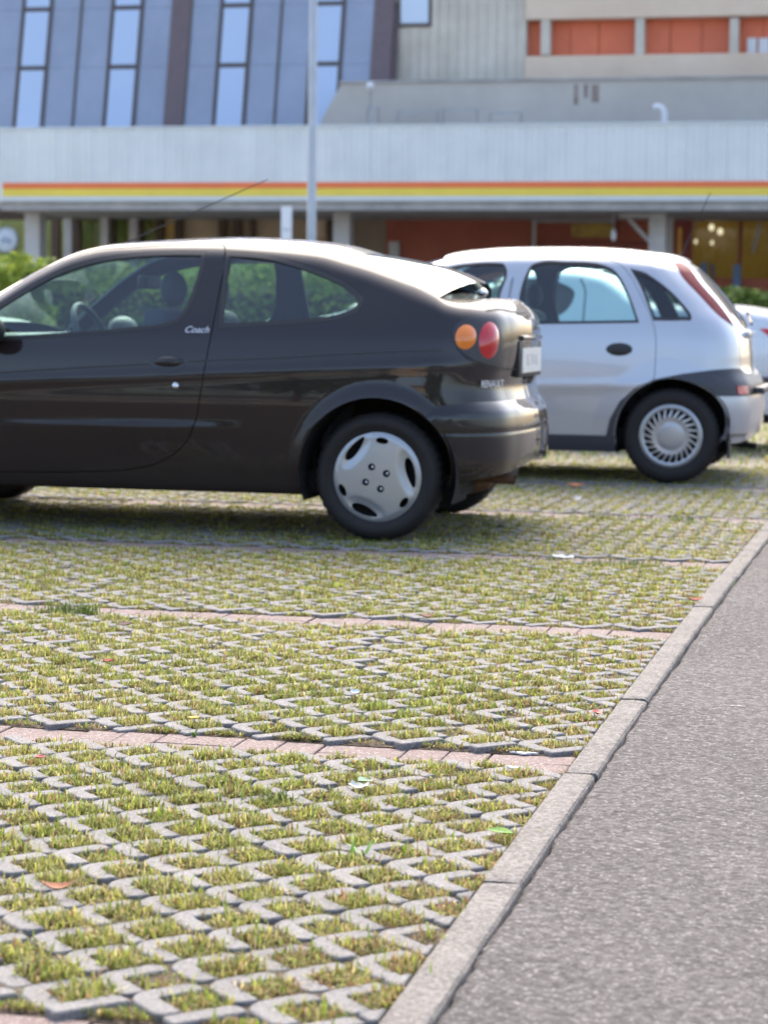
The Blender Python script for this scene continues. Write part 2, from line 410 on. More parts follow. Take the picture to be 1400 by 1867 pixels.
# brick strips ------------------------------------------------------
for n_ in range(0, 7):
    yf = STRIP0 + STRIPD * n_; yn = yf - .203
    xr = float(kx(yf)) - .006
    xs = -(.24 * yf + 1.3)
    st = mesh("brick_strip", [(xs - 1, yn, -.03), (xr, yn, -.03), (xr, yf, -.03), (xs - 1, yf, -.03)], [(0, 1, 2, 3)], M_soil)
    tag(st, kind="structure")
    x = xr; i = 0
    ph = {1: 0}.get(n_, n_ % 2)
    bz = -.012 if n_ < 2 else -.007
    while x > xs - (0.2 if n_ < 4 else .0):
        vis = in_view(x, yf, 150, 300)
        if (i + ph) % 2 == 0:
            rects = [(x - .200, x - .003, yn + .0015, yn + .1), (x - .200, x - .003, yn + .1025, yf - .0015)]; x -= .2015
        else:
            rects = [(x - .1, x - .003, yn + .0015, yf - .0015), (x - .2, x - .103, yn + .0015, yf - .0015)]; x -= .2015
        i += 1
        if not vis: continue
        for (a, b, c, d) in rects:
            cx_, cy_ = (a + b) / 2, (c + d) / 2
            v, f = slab([(a - cx_, c - cy_), (b - cx_, c - cy_), (b - cx_, d - cy_), (a - cx_, d - cy_)], 0, -.05, .004, .003)
            o = mesh("brick", v, f, M_brick, st); o.location = (cx_, cy_, bz + random.gauss(0, .001))
            o.rotation_euler = (random.gauss(0, .006), random.gauss(0, .006), random.gauss(0, .006))

# kerb --------------------------------------------------------------
kerb = mesh("kerb", [(float(kx(y)) + a, y, -.12) for y in (1, 6, 12, 20, 60) for a in (.0, .08)], [(i * 2, i * 2 + 1, i * 2 + 3, i * 2 + 2) for i in range(4)], M_soil)
tag(kerb, kind="structure")
KY0 = gnd(1057, 1411)[1]
from mathutils import noise as mnoise
for k in range(-3, 16):
    ya, yb = KY0 + k * 1.006 + .003, KY0 + (k + 1) * 1.006 - .003
    nl = 40 if k < 4 else 14
    prof = [(0, -.11), (0, -.004), (.002, -.0005), (.010, 0), (.028, .0005), (.046, .0005), (.059, .000), (.066, -.0012), (.0705, -.007), (.073, -.03), (.076, -.11)]
    zt = .006 + random.gauss(0, .0025); sh = random.gauss(0, .0015); v = []; f = []; m_ = len(prof)
    for i in range(nl + 1):
        y = ya + (yb - ya) * i / nl; e = min(i, nl - i)
        for j, (a, b) in enumerate(prof):
            s = Vector((a * 14, y * 9, 3.1 * k))
            nz = mnoise.noise(s) * .5 + mnoise.noise(s * 4.3) * .3 + mnoise.noise(s * 11) * .25
            wr = max(0, (j - 5) / 4.) if j < 10 else 1
            v.append((float(kx(y)) + sh + a + nz * .008 * wr - .003 * (e == 0) * wr, y, b + zt + nz * (.0014 + .005 * (6 <= j <= 9)) - (.004 if e == 0 and 0 < j < 10 else 0)))
    for i in range(nl):
        for j in range(m_ - 1):
            f.append((i * m_ + j, i * m_ + j + 1, (i + 1) * m_ + j + 1, (i + 1) * m_ + j))
    f.append(tuple(reversed(range(m_)))); f.append(tuple(nl * m_ + j for j in range(m_)))
    o = mesh("kerb_stone", v, f, M_kerb, kerb, False)
    o.data.flip_normals()

# road --------------------------------------------------------------
ys = np.concatenate([np.arange(1.0, 2.6, .1), np.arange(2.6, 9, .008), np.arange(9, 16, .03), np.arange(16, 80, 2.)])
offs = [-.012, .0, .006, .014, .03, .08, .3, 1.0, 4.0, 14.0]
V = []; 
for y in ys:
    e = float(kx(y)) + .074
    nz = mnoise.noise(Vector((y * 7, 3.3, 0))) * .010 + mnoise.noise(Vector((y * 28, 1.3, 0))) * .009 + mnoise.noise(Vector((y * 90, 7.3, 0))) * .006 - .004
    lift = mnoise.noise(Vector((y * 5, 9.7, 0))) * .006
    for j, a in enumerate(offs):
        zz = [-.055, -.016 + lift + nz * .6, -.0085 + lift + nz * .4, -.005 + lift * .8, -.005 + lift * .5, -.006, -.010, -.02, -.01, .02][j]
        zz += mnoise.noise(Vector((y * 60, a * 60, 2.))) * .0025 if 1 <= j <= 5 else 0
        V.append((e + a + (nz if j < 4 else 0), y, zz))
k = len(offs); nY = len(ys)
Q = np.array([[i * k + j, i * k + j + 1, (i + 1) * k + j + 1, (i + 1) * k + j] for i in range(nY - 1) for j in range(k - 1)])
road = fast_mesh("road", V, [Q], M_asph, smooth=True); tag(road, kind="structure")
mesh_front = mesh("road_near", [(float(kx(1)) + .06, -40, -.024), (16, -40, -.024), (14.4, 1.0, -.022), (float(kx(1)) + .08, 1.0, -.03)], [(0, 1, 2, 3)], M_asph)
mesh_front.name = "road"; tag(mesh_front, kind="structure")

# grass -------------------------------------------------------------
def blades(cx, cy, n, spread, L0, L1, wid, cols, zb=-.02, lean=.55):
    """cx,cy arrays of cell centres; returns verts, colours for n blades per cell"""
    N = len(cx) * n
    s = math.sqrt(.5)
    a = rng.uniform(-1, 1, N) * spread; b = rng.uniform(-1, 1, N) * spread
    bx = np.repeat(cx, n) + (a + b) * s; by = np.repeat(cy, n) + (a - b) * s
    return bx, by
def grass_block(bx, by, edge, Lm, wm, base_c, tip_c, z0, leanm):
    N = len(bx)
    L = Lm * rng.uniform(.4, 1.45, N); wd = wm * rng.uniform(.7, 1.4, N)
    ph = rng.uniform(0, 2 * np.pi, N); ln = np.abs(rng.normal(0, leanm, N)) + .1
    dx, dy = np.cos(ph), np.sin(ph); sx, sy = -dy, dx
    V = np.zeros((N, 5, 3), np.float32)
    m1 = L * .55; h1 = m1 * np.cos(ln * .6); d1 = m1 * np.sin(ln * .6)
    h2 = h1 + L * .45 * np.cos(np.minimum(ln * 1.7, 1.9)); d2 = d1 + L * .45 * np.sin(np.minimum(ln * 1.7, 1.9))
    for i, (dd, hh, ww) in enumerate(((0, 0, .8), (0, 0, -.8), (d1, h1, 1.), (d1, h1, -1.), (d2, h2, 0))):
        V[:, i, 0] = bx + dx * dd + sx * wd * ww * .5; V[:, i, 1] = by + dy * dd + sy * wd * ww * .5; V[:, i, 2] = z0 + hh
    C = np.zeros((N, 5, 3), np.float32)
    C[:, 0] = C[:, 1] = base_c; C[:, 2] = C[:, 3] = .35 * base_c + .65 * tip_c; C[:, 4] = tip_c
    return V, C
PAL = np.array([[.215, .29, .06], [.31, .355, .075], [.40, .385, .13], [.46, .40, .21], [.34, .24, .12], [.12, .19, .04], [.30, .16, .09]]) * 1.22
GV = []; GC = []
cells_a = np.array([(x, y, k) for x, y, k in cells if x < kx(y) + .07 and in_view(x, y, 60, 90)])
for (cx_, cy_, ck) in cells_a:
    if cy_ < 5.3: n = 350
    elif cy_ < 7.5: n = 240
    elif cy_ < 10: n = 140
    else: n = 60
    q = mnoise.noise(Vector((cx_ * 1.1, cy_ * 1.1, 0))); q2 = mnoise.noise(Vector((cx_ * 6, cy_ * 6, 4.))); 
    fill = 1.0 + .45 * q2
    red = max(0, min(1, (cx_ + 1.1 + .35 * q) / .5)) * (1 if cy_ < 8 else .5)      # browner close to the kerb
    if random.random() < .035: fill *= .25
    half = 1.
    if ck: n = int(n * .38); fill *= random.choice((.3, .6, 1., 1.2))
    n = max(4, int(n * max(.2, fill)))
    sp = .045
    # growing in a handful of tussocks
    nt_ = 7; ta = rng.uniform(-1, 1, nt_) * sp * .82; tb = rng.uniform(-1, 1, nt_) * sp * .82
    idx = rng.integers(0, nt_, n)
    a = ta[idx] + rng.normal(0, .013, n); b = tb[idx] + rng.normal(0, .013, n)
    uni = rng.random(n) < .45
    a = np.where(uni, rng.uniform(-1, 1, n) * sp, a); b = np.where(uni, rng.uniform(-1, 1, n) * sp, b)
    a = np.clip(a, -sp * 1.12, sp * 1.12); b = np.clip(b, -sp * 1.12, sp * 1.12)
    bx = cx_ + (a + b) * .7071; by = cy_ + (a - b) * .7071
    if ck == 1: by = cy_ + np.abs(a - b) * .30 - .0
    if ck == 2: by = cy_ - np.abs(a - b) * .30
    keep = bx < kx(by) - .002
    bx, by = bx[keep], by[keep]; n = len(bx)
    pw = np.array([.21, .29, .24, .15, .07, .08, .03]); pw = pw * (1 - red * np.array([.35, .35, .1, -.3, -1.5, .3, -5.]))
    tdir = max(-.5, min(.6, q * 1.2)); pw[[0, 5]] *= 1 + tdir; pw[[2, 3]] *= 1 - tdir * .8
    pw = np.clip(pw, .01, None); pw /= pw.sum()
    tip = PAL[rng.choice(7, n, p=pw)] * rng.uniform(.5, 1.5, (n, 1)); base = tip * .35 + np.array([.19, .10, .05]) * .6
    Lc = (.0225 + .005 * q + .0075 * q2) * (1 - .25 * red) * (.7 if ck else 1)
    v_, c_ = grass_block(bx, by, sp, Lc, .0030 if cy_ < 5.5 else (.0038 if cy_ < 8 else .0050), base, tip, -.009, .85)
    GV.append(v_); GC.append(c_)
    # a few long, bright blades
    k_ = rng.integers(0, 6 if n > 60 else 3)
    if k_:
        v_, c_ = grass_block(cx_ + rng.normal(0, .025, k_), cy_ + (rng.normal(0, .025, k_) if not ck else 0 * rng.normal(0, 1, k_)), sp, .036, .0032, np.tile([[.14, .2, .03]], (k_, 1)), np.tile([[.25, .37, .04]], (k_, 1)) * rng.uniform(.8, 1.2, (k_, 1)), -.012, .75)
        GV.append(v_); GC.append(c_)
# darker weeds here and there in the joints
for (px, py, nn, rad, hh) in ((130, 1116, 260, .05, .05), (1140, 1030, 300, .09, .035), (1005, 1018, 120, .05, .03), (1100, 945, 150, .07, .045), (1240, 948, 150, .07, .04), (300, 1002, 100, .05, .03), (990, 1096, 120, .05, .04), (500, 1460, 100, .03, .035)):
    gx, gy = gnd(px, py)
    bx = gx + rng.normal(0, rad, nn); by = gy + rng.normal(0, rad * .5, nn)
    v_, c_ = grass_block(bx, by, 0, hh, .0045, np.tile([[.07, .10, .03]], (nn, 1)), np.tile([[.12, .18, .045]], (nn, 1)) * rng.uniform(.7, 1.3, (nn, 1)), -.015, .7)
    GV.append(v_); GC.append(c_)
# meadow-like cover farther off
for _ in range(1):
    n = 26000
    bx = rng.uniform(-9, 3.2, n); by = rng.uniform(15.7, 27, n)
    keep = bx < kx(by) - .01
    bx, by = bx[keep], by[keep]; n = len(bx)
    tip = PAL[rng.choice(6, n)] * rng.uniform(.8, 1.2, (n, 1))
    v_, c_ = grass_block(bx, by, 0, .05, .012, tip * .7, tip, -.03, .6)
    GV.append(v_); GC.append(c_)
GV = np.concatenate(GV); GC = np.concatenate(GC); NB = len(GV)
ii = np.arange(NB)[:, None] * 5
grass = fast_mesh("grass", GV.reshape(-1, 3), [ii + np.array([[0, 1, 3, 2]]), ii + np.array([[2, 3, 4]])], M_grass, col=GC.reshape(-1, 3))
tag(grass, "short yellow-green grass growing in the cells of the grey pavers", kind="stuff")
print("blades", NB)
# ------------------------------------------------------------------ cars
def cr_spline(pts, closed=False, k=8):
    """Catmull-Rom through (x, y[, sharp])"""
    n = len(pts); out = []
    P = [np.array(p[:2], float) for p in pts]; S = [len(p) > 2 and p[2] for p in pts]
    rngi = range(n if closed else n - 1)
    for i in rngi:
        p1, p2 = P[i], P[(i + 1) % n]
        p0 = P[i - 1] if (closed or i > 0) else p1 - (p2 - p1)
        p3 = P[(i + 2) % n] if (closed or i + 2 < n) else p2 + (p2 - p1)
        if S[i]: p0 = p1 - (p2 - p1)
        if S[(i + 1) % n]: p3 = p2 + (p2 - p1)
        d = np.linalg.norm(p2 - p1)
        # limit tangents by chord so that uneven spacing does not overshoot
        def tan(a, b, c):
            l1, l2 = np.linalg.norm(b - a) + 1e-9, np.linalg.norm(c - b) + 1e-9
            return ((b - a) / l1 * l2 + (c - b) / l2 * l1) / (l1 + l2) * d
        t1, t2 = tan(p0, p1, p2), tan(p1, p2, p3)
        for j in range(k):
            u = j / k; u2, u3 = u * u, u ** 3
            out.append((2 * u3 - 3 * u2 + 1) * p1 + (u3 - 2 * u2 + u) * t1 + (-2 * u3 + 3 * u2) * p2 + (u3 - u2) * t2)
    if not closed: out.append(P[-1])
    return [tuple(o) for o in out]
def smooth_table(tab, n=400):
    q = np.array(cr_spline(tab, k=24)); return q[:, 0], q[:, 1]
def inside(pt, poly):
    x, y = pt; c = False; n = len(poly); j = n - 1
    for i in range(n):
        xi, yi = poly[i]; xj, yj = poly[j]
        if (yi > y) != (yj > y) and x < (xj - xi) * (y - yi) / (yj - yi) + xi: c = not c
        j = i
    return c
def inside_np(P, poly):
    x, y = P[:, 0], P[:, 1]; c = np.zeros(len(P), bool); n = len(poly); j = n - 1
    for i in range(n):
        xi, yi = poly[i]; xj, yj = poly[j]
        if yi != yj:
            c ^= ((yi > y) != (yj > y)) & (x < (xj - xi) * (y - yi) / (yj - yi) + xi)
        j = i
    return c
def resample(poly, step):
    out = []; n = len(poly)
    for i in range(n):
        a, b = np.array(poly[i]), np.array(poly[(i + 1) % n]); d = np.linalg.norm(b - a)
        if d < 1e-6: continue
        k = max(1, int(math.ceil(d / step)))
        for j in range(k): out.append(tuple(a + (b - a) * j / k))
    return out

class Car:
    def __init__(s, root, origin, yaw, plan, anchor, W, win, rin, ramp, feat=None, fin=None, framp=None):
        s.root = root; s.o = np.array(origin); s.yaw = yaw; s.W = W
        q = np.array(cr_spline(plan, k=60)); d = np.r_[0, np.cumsum(np.linalg.norm(np.diff(q, axis=0), axis=1))]
        ia = np.argmin(np.abs(q[:, 0] - anchor)); S = d - d[ia]
        # plan runs front centre -> rear centre; s grows towards the rear
        s.S = S + anchor; s.C = q
        t = np.gradient(q, axis=0); t /= np.linalg.norm(t, axis=1)[:, None]; s.N = np.c_[-t[:, 1], t[:, 0]]
        s.N[np.sum(s.N * (q - np.array([-1.2, 0])), axis=1) < 0] *= -1
        s.smin, s.smax = s.S[0], s.S[-1]
        s.win = smooth_table(win); s.rin = smooth_table(rin); s.ramp = ramp; s.feat = feat
        s.fin = smooth_table(fin) if fin else None; s.framp = framp; s.T = None
        s.grid = None
    def zT(s, S_): return np.interp(S_, s.T[0], s.T[1])
    def P(s, S_, Z, off=0.0):
        S_ = np.asarray(S_, float); Z = np.asarray(Z, float)
        cx = np.interp(S_, s.S, s.C[:, 0]); cy = np.interp(S_, s.S, s.C[:, 1])
        nx = np.interp(S_, s.S, s.N[:, 0]); ny = np.interp(S_, s.S, s.N[:, 1])
        wi = np.interp(Z, *s.win); ri = np.interp(Z, *s.rin)
        if s.T is not None:
            rd = np.clip((Z - (s.zT(S_) - .075)) / .075, 0, 1.2) ** 2
            wi = wi + .045 * rd; ri = ri + .03 * rd
        g = np.clip((cx - s.ramp[0]) / (s.ramp[1] - s.ramp[0]), 0, 1); g = g * g * (3 - 2 * g)
        x = cx - ri * g
        if s.fin is not None:
            gf = np.clip((cx - s.framp[0]) / (s.framp[1] - s.framp[0]), 0, 1); gf = gf * gf * (3 - 2 * gf)
            x = x + np.interp(Z, *s.fin) * gf
        y = cy * (1 - wi / s.W)
        o = off + (s.feat(cx, Z) if s.feat else 0)
        return np.stack([x + nx * o, -(y + ny * o), Z], -1)
    def normal(s, S_, Z):
        e = .004
        a = s.P(np.asarray(S_) + e, Z) - s.P(np.asarray(S_) - e, Z); b = s.P(S_, np.asarray(Z) + e) - s.P(S_, np.asarray(Z) - e)
        n = np.cross(a, b); n /= np.linalg.norm(n, axis=-1)[..., None] + 1e-12
        return n
    def world(s, L):
        c, si = math.cos(s.yaw), math.sin(s.yaw); L = np.asarray(L)
        return np.stack([s.o[0] + L[..., 0] * c - L[..., 1] * si, s.o[1] + L[..., 0] * si + L[..., 1] * c, s.o[2] + L[..., 2]], -1)
    def inv(s, pts):
        """pixels of the photograph -> (s, z) on the body surface"""
        if s.grid is None:
            gs = np.linspace(s.smin, s.smax, 240); gz = np.linspace(.12, 1.5, 70); A, B = np.meshgrid(gs, gz)
            x, y, _ = proj(s.world(s.P(A, B)).reshape(-1, 3)); s.grid = (A.ravel(), B.ravel(), x, y)
            n = s.normal(A, B).reshape(-1, 3); w_ = s.world(s.P(A, B)).reshape(-1, 3) - CAMPOS
            c, si = math.cos(s.yaw), math.sin(s.yaw)
            nw = np.stack([n[:, 0] * c - n[:, 1] * si, n[:, 0] * si + n[:, 1] * c, n[:, 2]], -1)
            s.pen = np.where(np.sum(nw * w_, 1) < 0, 0, 1e6)
        A, B, gx, gy = s.grid; out = []
        for p in pts:
            i = np.argmin((gx - p[0]) ** 2 + (gy - p[1]) ** 2 + s.pen); q = np.array([A[i], B[i]])
            for _ in range(8):
                f0 = np.array(proj(s.world(s.P(q[0], q[1])))[:2]); e = 1e-3
                f1 = np.array(proj(s.world(s.P(q[0] + e, q[1])))[:2]); f2 = np.array(proj(s.world(s.P(q[0], q[1] + e)))[:2])
                J = np.array([(f1 - f0) / e, (f2 - f0) / e]).T
                try: dq = np.linalg.solve(J, np.array(p[:2]) - f0)
                except np.linalg.LinAlgError: break
                dq = np.clip(dq, -.15, .15); q = q + dq; q[0] = min(max(q[0], s.smin), s.smax)
            out.append((float(q[0]), float(q[1])) + tuple(p[2:]))
        return out
    def setT(s, pts): 
        q = np.array(cr_spline(pts, k=10)); s.T = None; s.T = (q[:, 0], q[:, 1]); s.grid = None
    def panel(s, name, outer, holes=(), mat_=None, parent=None, off=0.0, flange=.014, grid=.035, mirror=None, step=.02):
        """mirror: None near side only, 'join' both sides in one mesh, 'copy' a second object"""
        loops = [ccw(resample(outer, step))] + [ccw(resample(h, step)) for h in holes]
        V = []; E = []
        for L in loops:
            b = len(V); V += L; E += [(b + i, b + (i + 1) % len(L)) for i in range(len(L))]
        o = np.array(loops[0]); x0, y0 = o.min(0); x1, y1 = o.max(0)
        gx = np.arange(x0 + grid / 2, x1, grid); gz = np.arange(y0 + grid / 2, y1, grid * .8)
        G = np.array([(a + (.5 * grid if j % 2 else 0), b) for j, b in enumerate(gz) for a in gx])
        if len(G):
            ok = inside_np(G, loops[0])
            for h in loops[1:]: ok &= ~inside_np(G, h)
            G = G[ok]
            B = np.array(V); d = np.array([np.min((B[:, 0] - g[0]) ** 2 + (B[:, 1] - g[1]) ** 2) for g in G]) if len(G) else np.zeros(0)
            G = G[d > (grid * .38) ** 2] if len(G) else G
            V = V + [tuple(g) for g in G]
        r = delaunay_2d_cdt([Vector(p) for p in V], E, [], 0, 1e-7)
        VV = np.array([tuple(p) for p in r[0]]); TR = np.array([t for t in r[2] if len(t) == 3])
        ce = VV[TR].mean(1); ok = inside_np(ce, loops[0])
        for h in loops[1:]: ok &= ~inside_np(ce, h)
        TR = TR[ok]
        P3 = s.P(VV[:, 0], VV[:, 1], off); N3 = s.normal(VV[:, 0], VV[:, 1])
        nn = np.cross(P3[TR[:, 1]] - P3[TR[:, 0]], P3[TR[:, 2]] - P3[TR[:, 0]])
        fl = np.sum(nn * N3[TR[:, 0]], 1) < 0
        TR[fl] = TR[fl][:, ::-1]
        verts = [P3]; norms = [N3]; faces = [tuple(t) for t in TR]; nb = len(P3)
        if flange:
            cnt = {}
            for t in TR:
                for a, b in ((t[0], t[1]), (t[1], t[2]), (t[2], t[0])): cnt[(a, b)] = 1
            be = [(a, b) for (a, b) in cnt if (b, a) not in cnt]
            for (a, b) in be:
                if abs(VV[a, 0] - VV[b, 0]) < 1e-6 and (abs(VV[a, 0] - s.smax) < .004 or abs(VV[a, 0] - s.smin) < .004): continue
                q = np.array([P3[a], P3[b], P3[b] - N3[b] * flange, P3[a] - N3[a] * flange])
                fn = np.cross(q[1] - q[0], q[3] - q[0]); fn = -fn / (np.linalg.norm(fn) + 1e-12)
                verts.append(q); norms.append(np.tile(fn, (4, 1))); faces.append((nb + 3, nb + 2, nb + 1, nb)); nb += 4
        Vv = np.concatenate(verts); Nn = np.concatenate(norms)
        objs = []
        def build(Vv, Nn, faces):
            me = bpy.data.meshes.new(name); me.from_pydata(Vv.tolist(), [], [tuple(int(i) for i in f) for f in faces])
            me.polygons.foreach_set("use_smooth", [True] * len(me.polygons)); me.update()
            me.normals_split_custom_set_from_vertices(Nn.tolist())
            if mat_: me.materials.append(mat_)
            return put(bpy.data.objects.new(name, me), parent if parent is not None else s.root)
        mf = np.array([1, -1, 1])
        if mirror == 'join':
            n0 = len(Vv); return build(np.concatenate([Vv, Vv * mf]), np.concatenate([Nn, Nn * mf]), faces + [tuple(i + n0 for i in f[::-1]) for f in faces])
        o1 = build(Vv, Nn, faces)
        if mirror == 'copy':
            o2 = build(Vv * mf, Nn * mf, [f[::-1] for f in faces]); return o1, o2
        return o1
    def lid(s, name, s0, s1, mat_, crown=.04, bulge=0., ex=2.6, nseg=22, parent=None, lift=0.0, n=None, inset=0.0):
        n = n or max(6, int((s1 - s0) / .03)); ss = np.linspace(s0, s1, n)
        z = s.zT(ss); E = s.P(ss, z); V = []; f = []
        cr = crown if callable(crown) else (lambda u: crown)
        bu = bulge if callable(bulge) else (lambda u: bulge)
        for i in range(n):
            wd = -E[i, 1]
            for j in range(nseg + 1):
                t = (-1 + 2 * j / nseg); t = math.sin(t * math.pi / 2) * .5 + t * .5; t *= (1 - inset)
                k = 1 - abs(t) ** ex
                sc_ = min(1, wd / .45)
                V.append((E[i, 0] + bu(ss[i]) * (1 - t * t), t * wd, z[i] + cr(ss[i]) * k * sc_ + lift))
        for i in range(n - 1):
            for j in range(nseg):
                f.append((i * (nseg + 1) + j, i * (nseg + 1) + j + 1, (i + 1) * (nseg + 1) + j + 1, (i + 1) * (nseg + 1) + j))
        o = mesh(name, V, f, mat_, parent if parent is not None else s.root, True)
        if o.data.polygons[len(f) // 2].normal.z < 0: o.data.flip_normals()
        return o
    def strip(s, name, pts, wd, mat_, off=.001, parent=None, mirror=False):
        """thin line on the surface along (s, z) points"""
        q = np.array(cr_spline(pts, k=8)); t = np.gradient(q, axis=0); t /= np.linalg.norm(t, axis=1)[:, None] + 1e-12
        nr = np.c_[-t[:, 1], t[:, 0]] * wd / 2
        a, b = q + nr, q - nr; V = np.concatenate([s.P(a[:, 0], a[:, 1], off), s.P(b[:, 0], b[:, 1], off)]); n = len(q)
        f = [(i, i + 1, n + i + 1, n + i) for i in range(n - 1)]
        o = mesh(name, V, f, mat_, parent if parent is not None else s.root, True)
        if mirror: mesh(name, V * np.array([1, -1, 1]), [g[::-1] for g in f], mat_, parent if parent is not None else s.root, True)
        return o
    def dome(s, name, c, ru, rz, h, mat_, parent=None, rot=0., off=0.0, nu=28, nr=7, power=2.0):
        """lens or button: an ellipse in (s, z) bulging by h"""
        V = []; f = []; S_ = []; Z_ = []; O = []
        for j in range(nr + 1):
            r = j / nr
            for i in range(nu):
                t = 2 * math.pi * i / nu; a, b = ru * r * math.cos(t), rz * r * math.sin(t)
                S_.append(c[0] + a * math.cos(rot) - b * math.sin(rot)); Z_.append(c[1] + a * math.sin(rot) + b * math.cos(rot)); O.append(off + h * (1 - r ** power))
        V = s.P(np.array(S_), np.array(Z_), np.array(O))
        for j in range(nr):
            for i in range(nu): f.append((j * nu + i, j * nu + (i + 1) % nu, (j + 1) * nu + (i + 1) % nu, (j + 1) * nu + i))
        o = mesh(name, V, f, mat_, parent if parent is not None else s.root, True)
        return o
    def frame(s, c, off=0.0):
        """4x4 matrix at (s, z): x along the body towards the rear, y up the surface, z outward (car-local)"""
        p = s.P(c[0], c[1], off); n = s.normal(c[0], c[1]); e = .01
        tx = s.P(c[0] + e, c[1]) - s.P(c[0] - e, c[1]); tx /= np.linalg.norm(tx); ty = np.cross(n, tx)
        return Matrix(((tx[0], ty[0], n[0], p[0]), (tx[1], ty[1], n[1], p[1]), (tx[2], ty[2], n[2], p[2]), (0, 0, 0, 1)))

def flat_cdt(name, outer, holes, zf, mat_, parent, grid=.012, M=None, thick=.012):
    """disc-like plate with holes in a local x-y plane; zf(x, y) height; edges folded back by thick"""
    loops = [ccw(resample(outer, .012))] + [ccw(resample(h, .006)) for h in holes]
    V = []; E = []
    for L in loops:
        b = len(V); V += L; E += [(b + i, b + (i + 1) % len(L)) for i in range(len(L))]
    o = np.array(loops[0]); x0, y0 = o.min(0); x1, y1 = o.max(0)
    G = np.array([(a, b) for a in np.arange(x0, x1, grid) for b in np.arange(y0, y1, grid)]); ok = inside_np(G, loops[0])
    for h in loops[1:]: ok &= ~inside_np(G, h)
    G = G[ok]; B = np.array(V); d = np.array([np.min((B[:, 0] - g[0]) ** 2 + (B[:, 1] - g[1]) ** 2) for g in G]); G = G[d > (grid * .35) ** 2]
    V += [tuple(g) for g in G]
    r = delaunay_2d_cdt([Vector(p) for p in V], E, [], 0, 1e-7)
    VV = np.array([tuple(p) for p in r[0]]); TR = np.array([t for t in r[2] if len(t) == 3]); ce = VV[TR].mean(1); ok = inside_np(ce, loops[0])
    for h in loops[1:]: ok &= ~inside_np(ce, h)
    TR = TR[ok]; a = VV[TR]; ar = (a[:, 1, 0] - a[:, 0, 0]) * (a[:, 2, 1] - a[:, 0, 1]) - (a[:, 2, 0] - a[:, 0, 0]) * (a[:, 1, 1] - a[:, 0, 1])
    TR[ar < 0] = TR[ar < 0][:, ::-1]
    Z = np.array([zf(x, y) for x, y in VV]); P3 = [(x, y, z) for (x, y), z in zip(VV, Z)]; faces = [tuple(t) for t in TR]
    cnt = set()
    for t in TR:
        for q in ((t[0], t[1]), (t[1], t[2]), (t[2], t[0])): cnt.add((int(q[0]), int(q[1])))
    nb = len(P3)
    for (p, q) in [e for e in cnt if (e[1], e[0]) not in cnt]:
        P3 += [P3[p], P3[q], (P3[q][0], P3[q][1], P3[q][2] - thick), (P3[p][0], P3[p][1], P3[p][2] - thick)]
        faces.append((nb + 3, nb + 2, nb + 1, nb)); nb += 4
    ob = mesh(name, P3, faces, mat_, parent, True)
    if M is not None: ob.data.transform(M)
    return ob

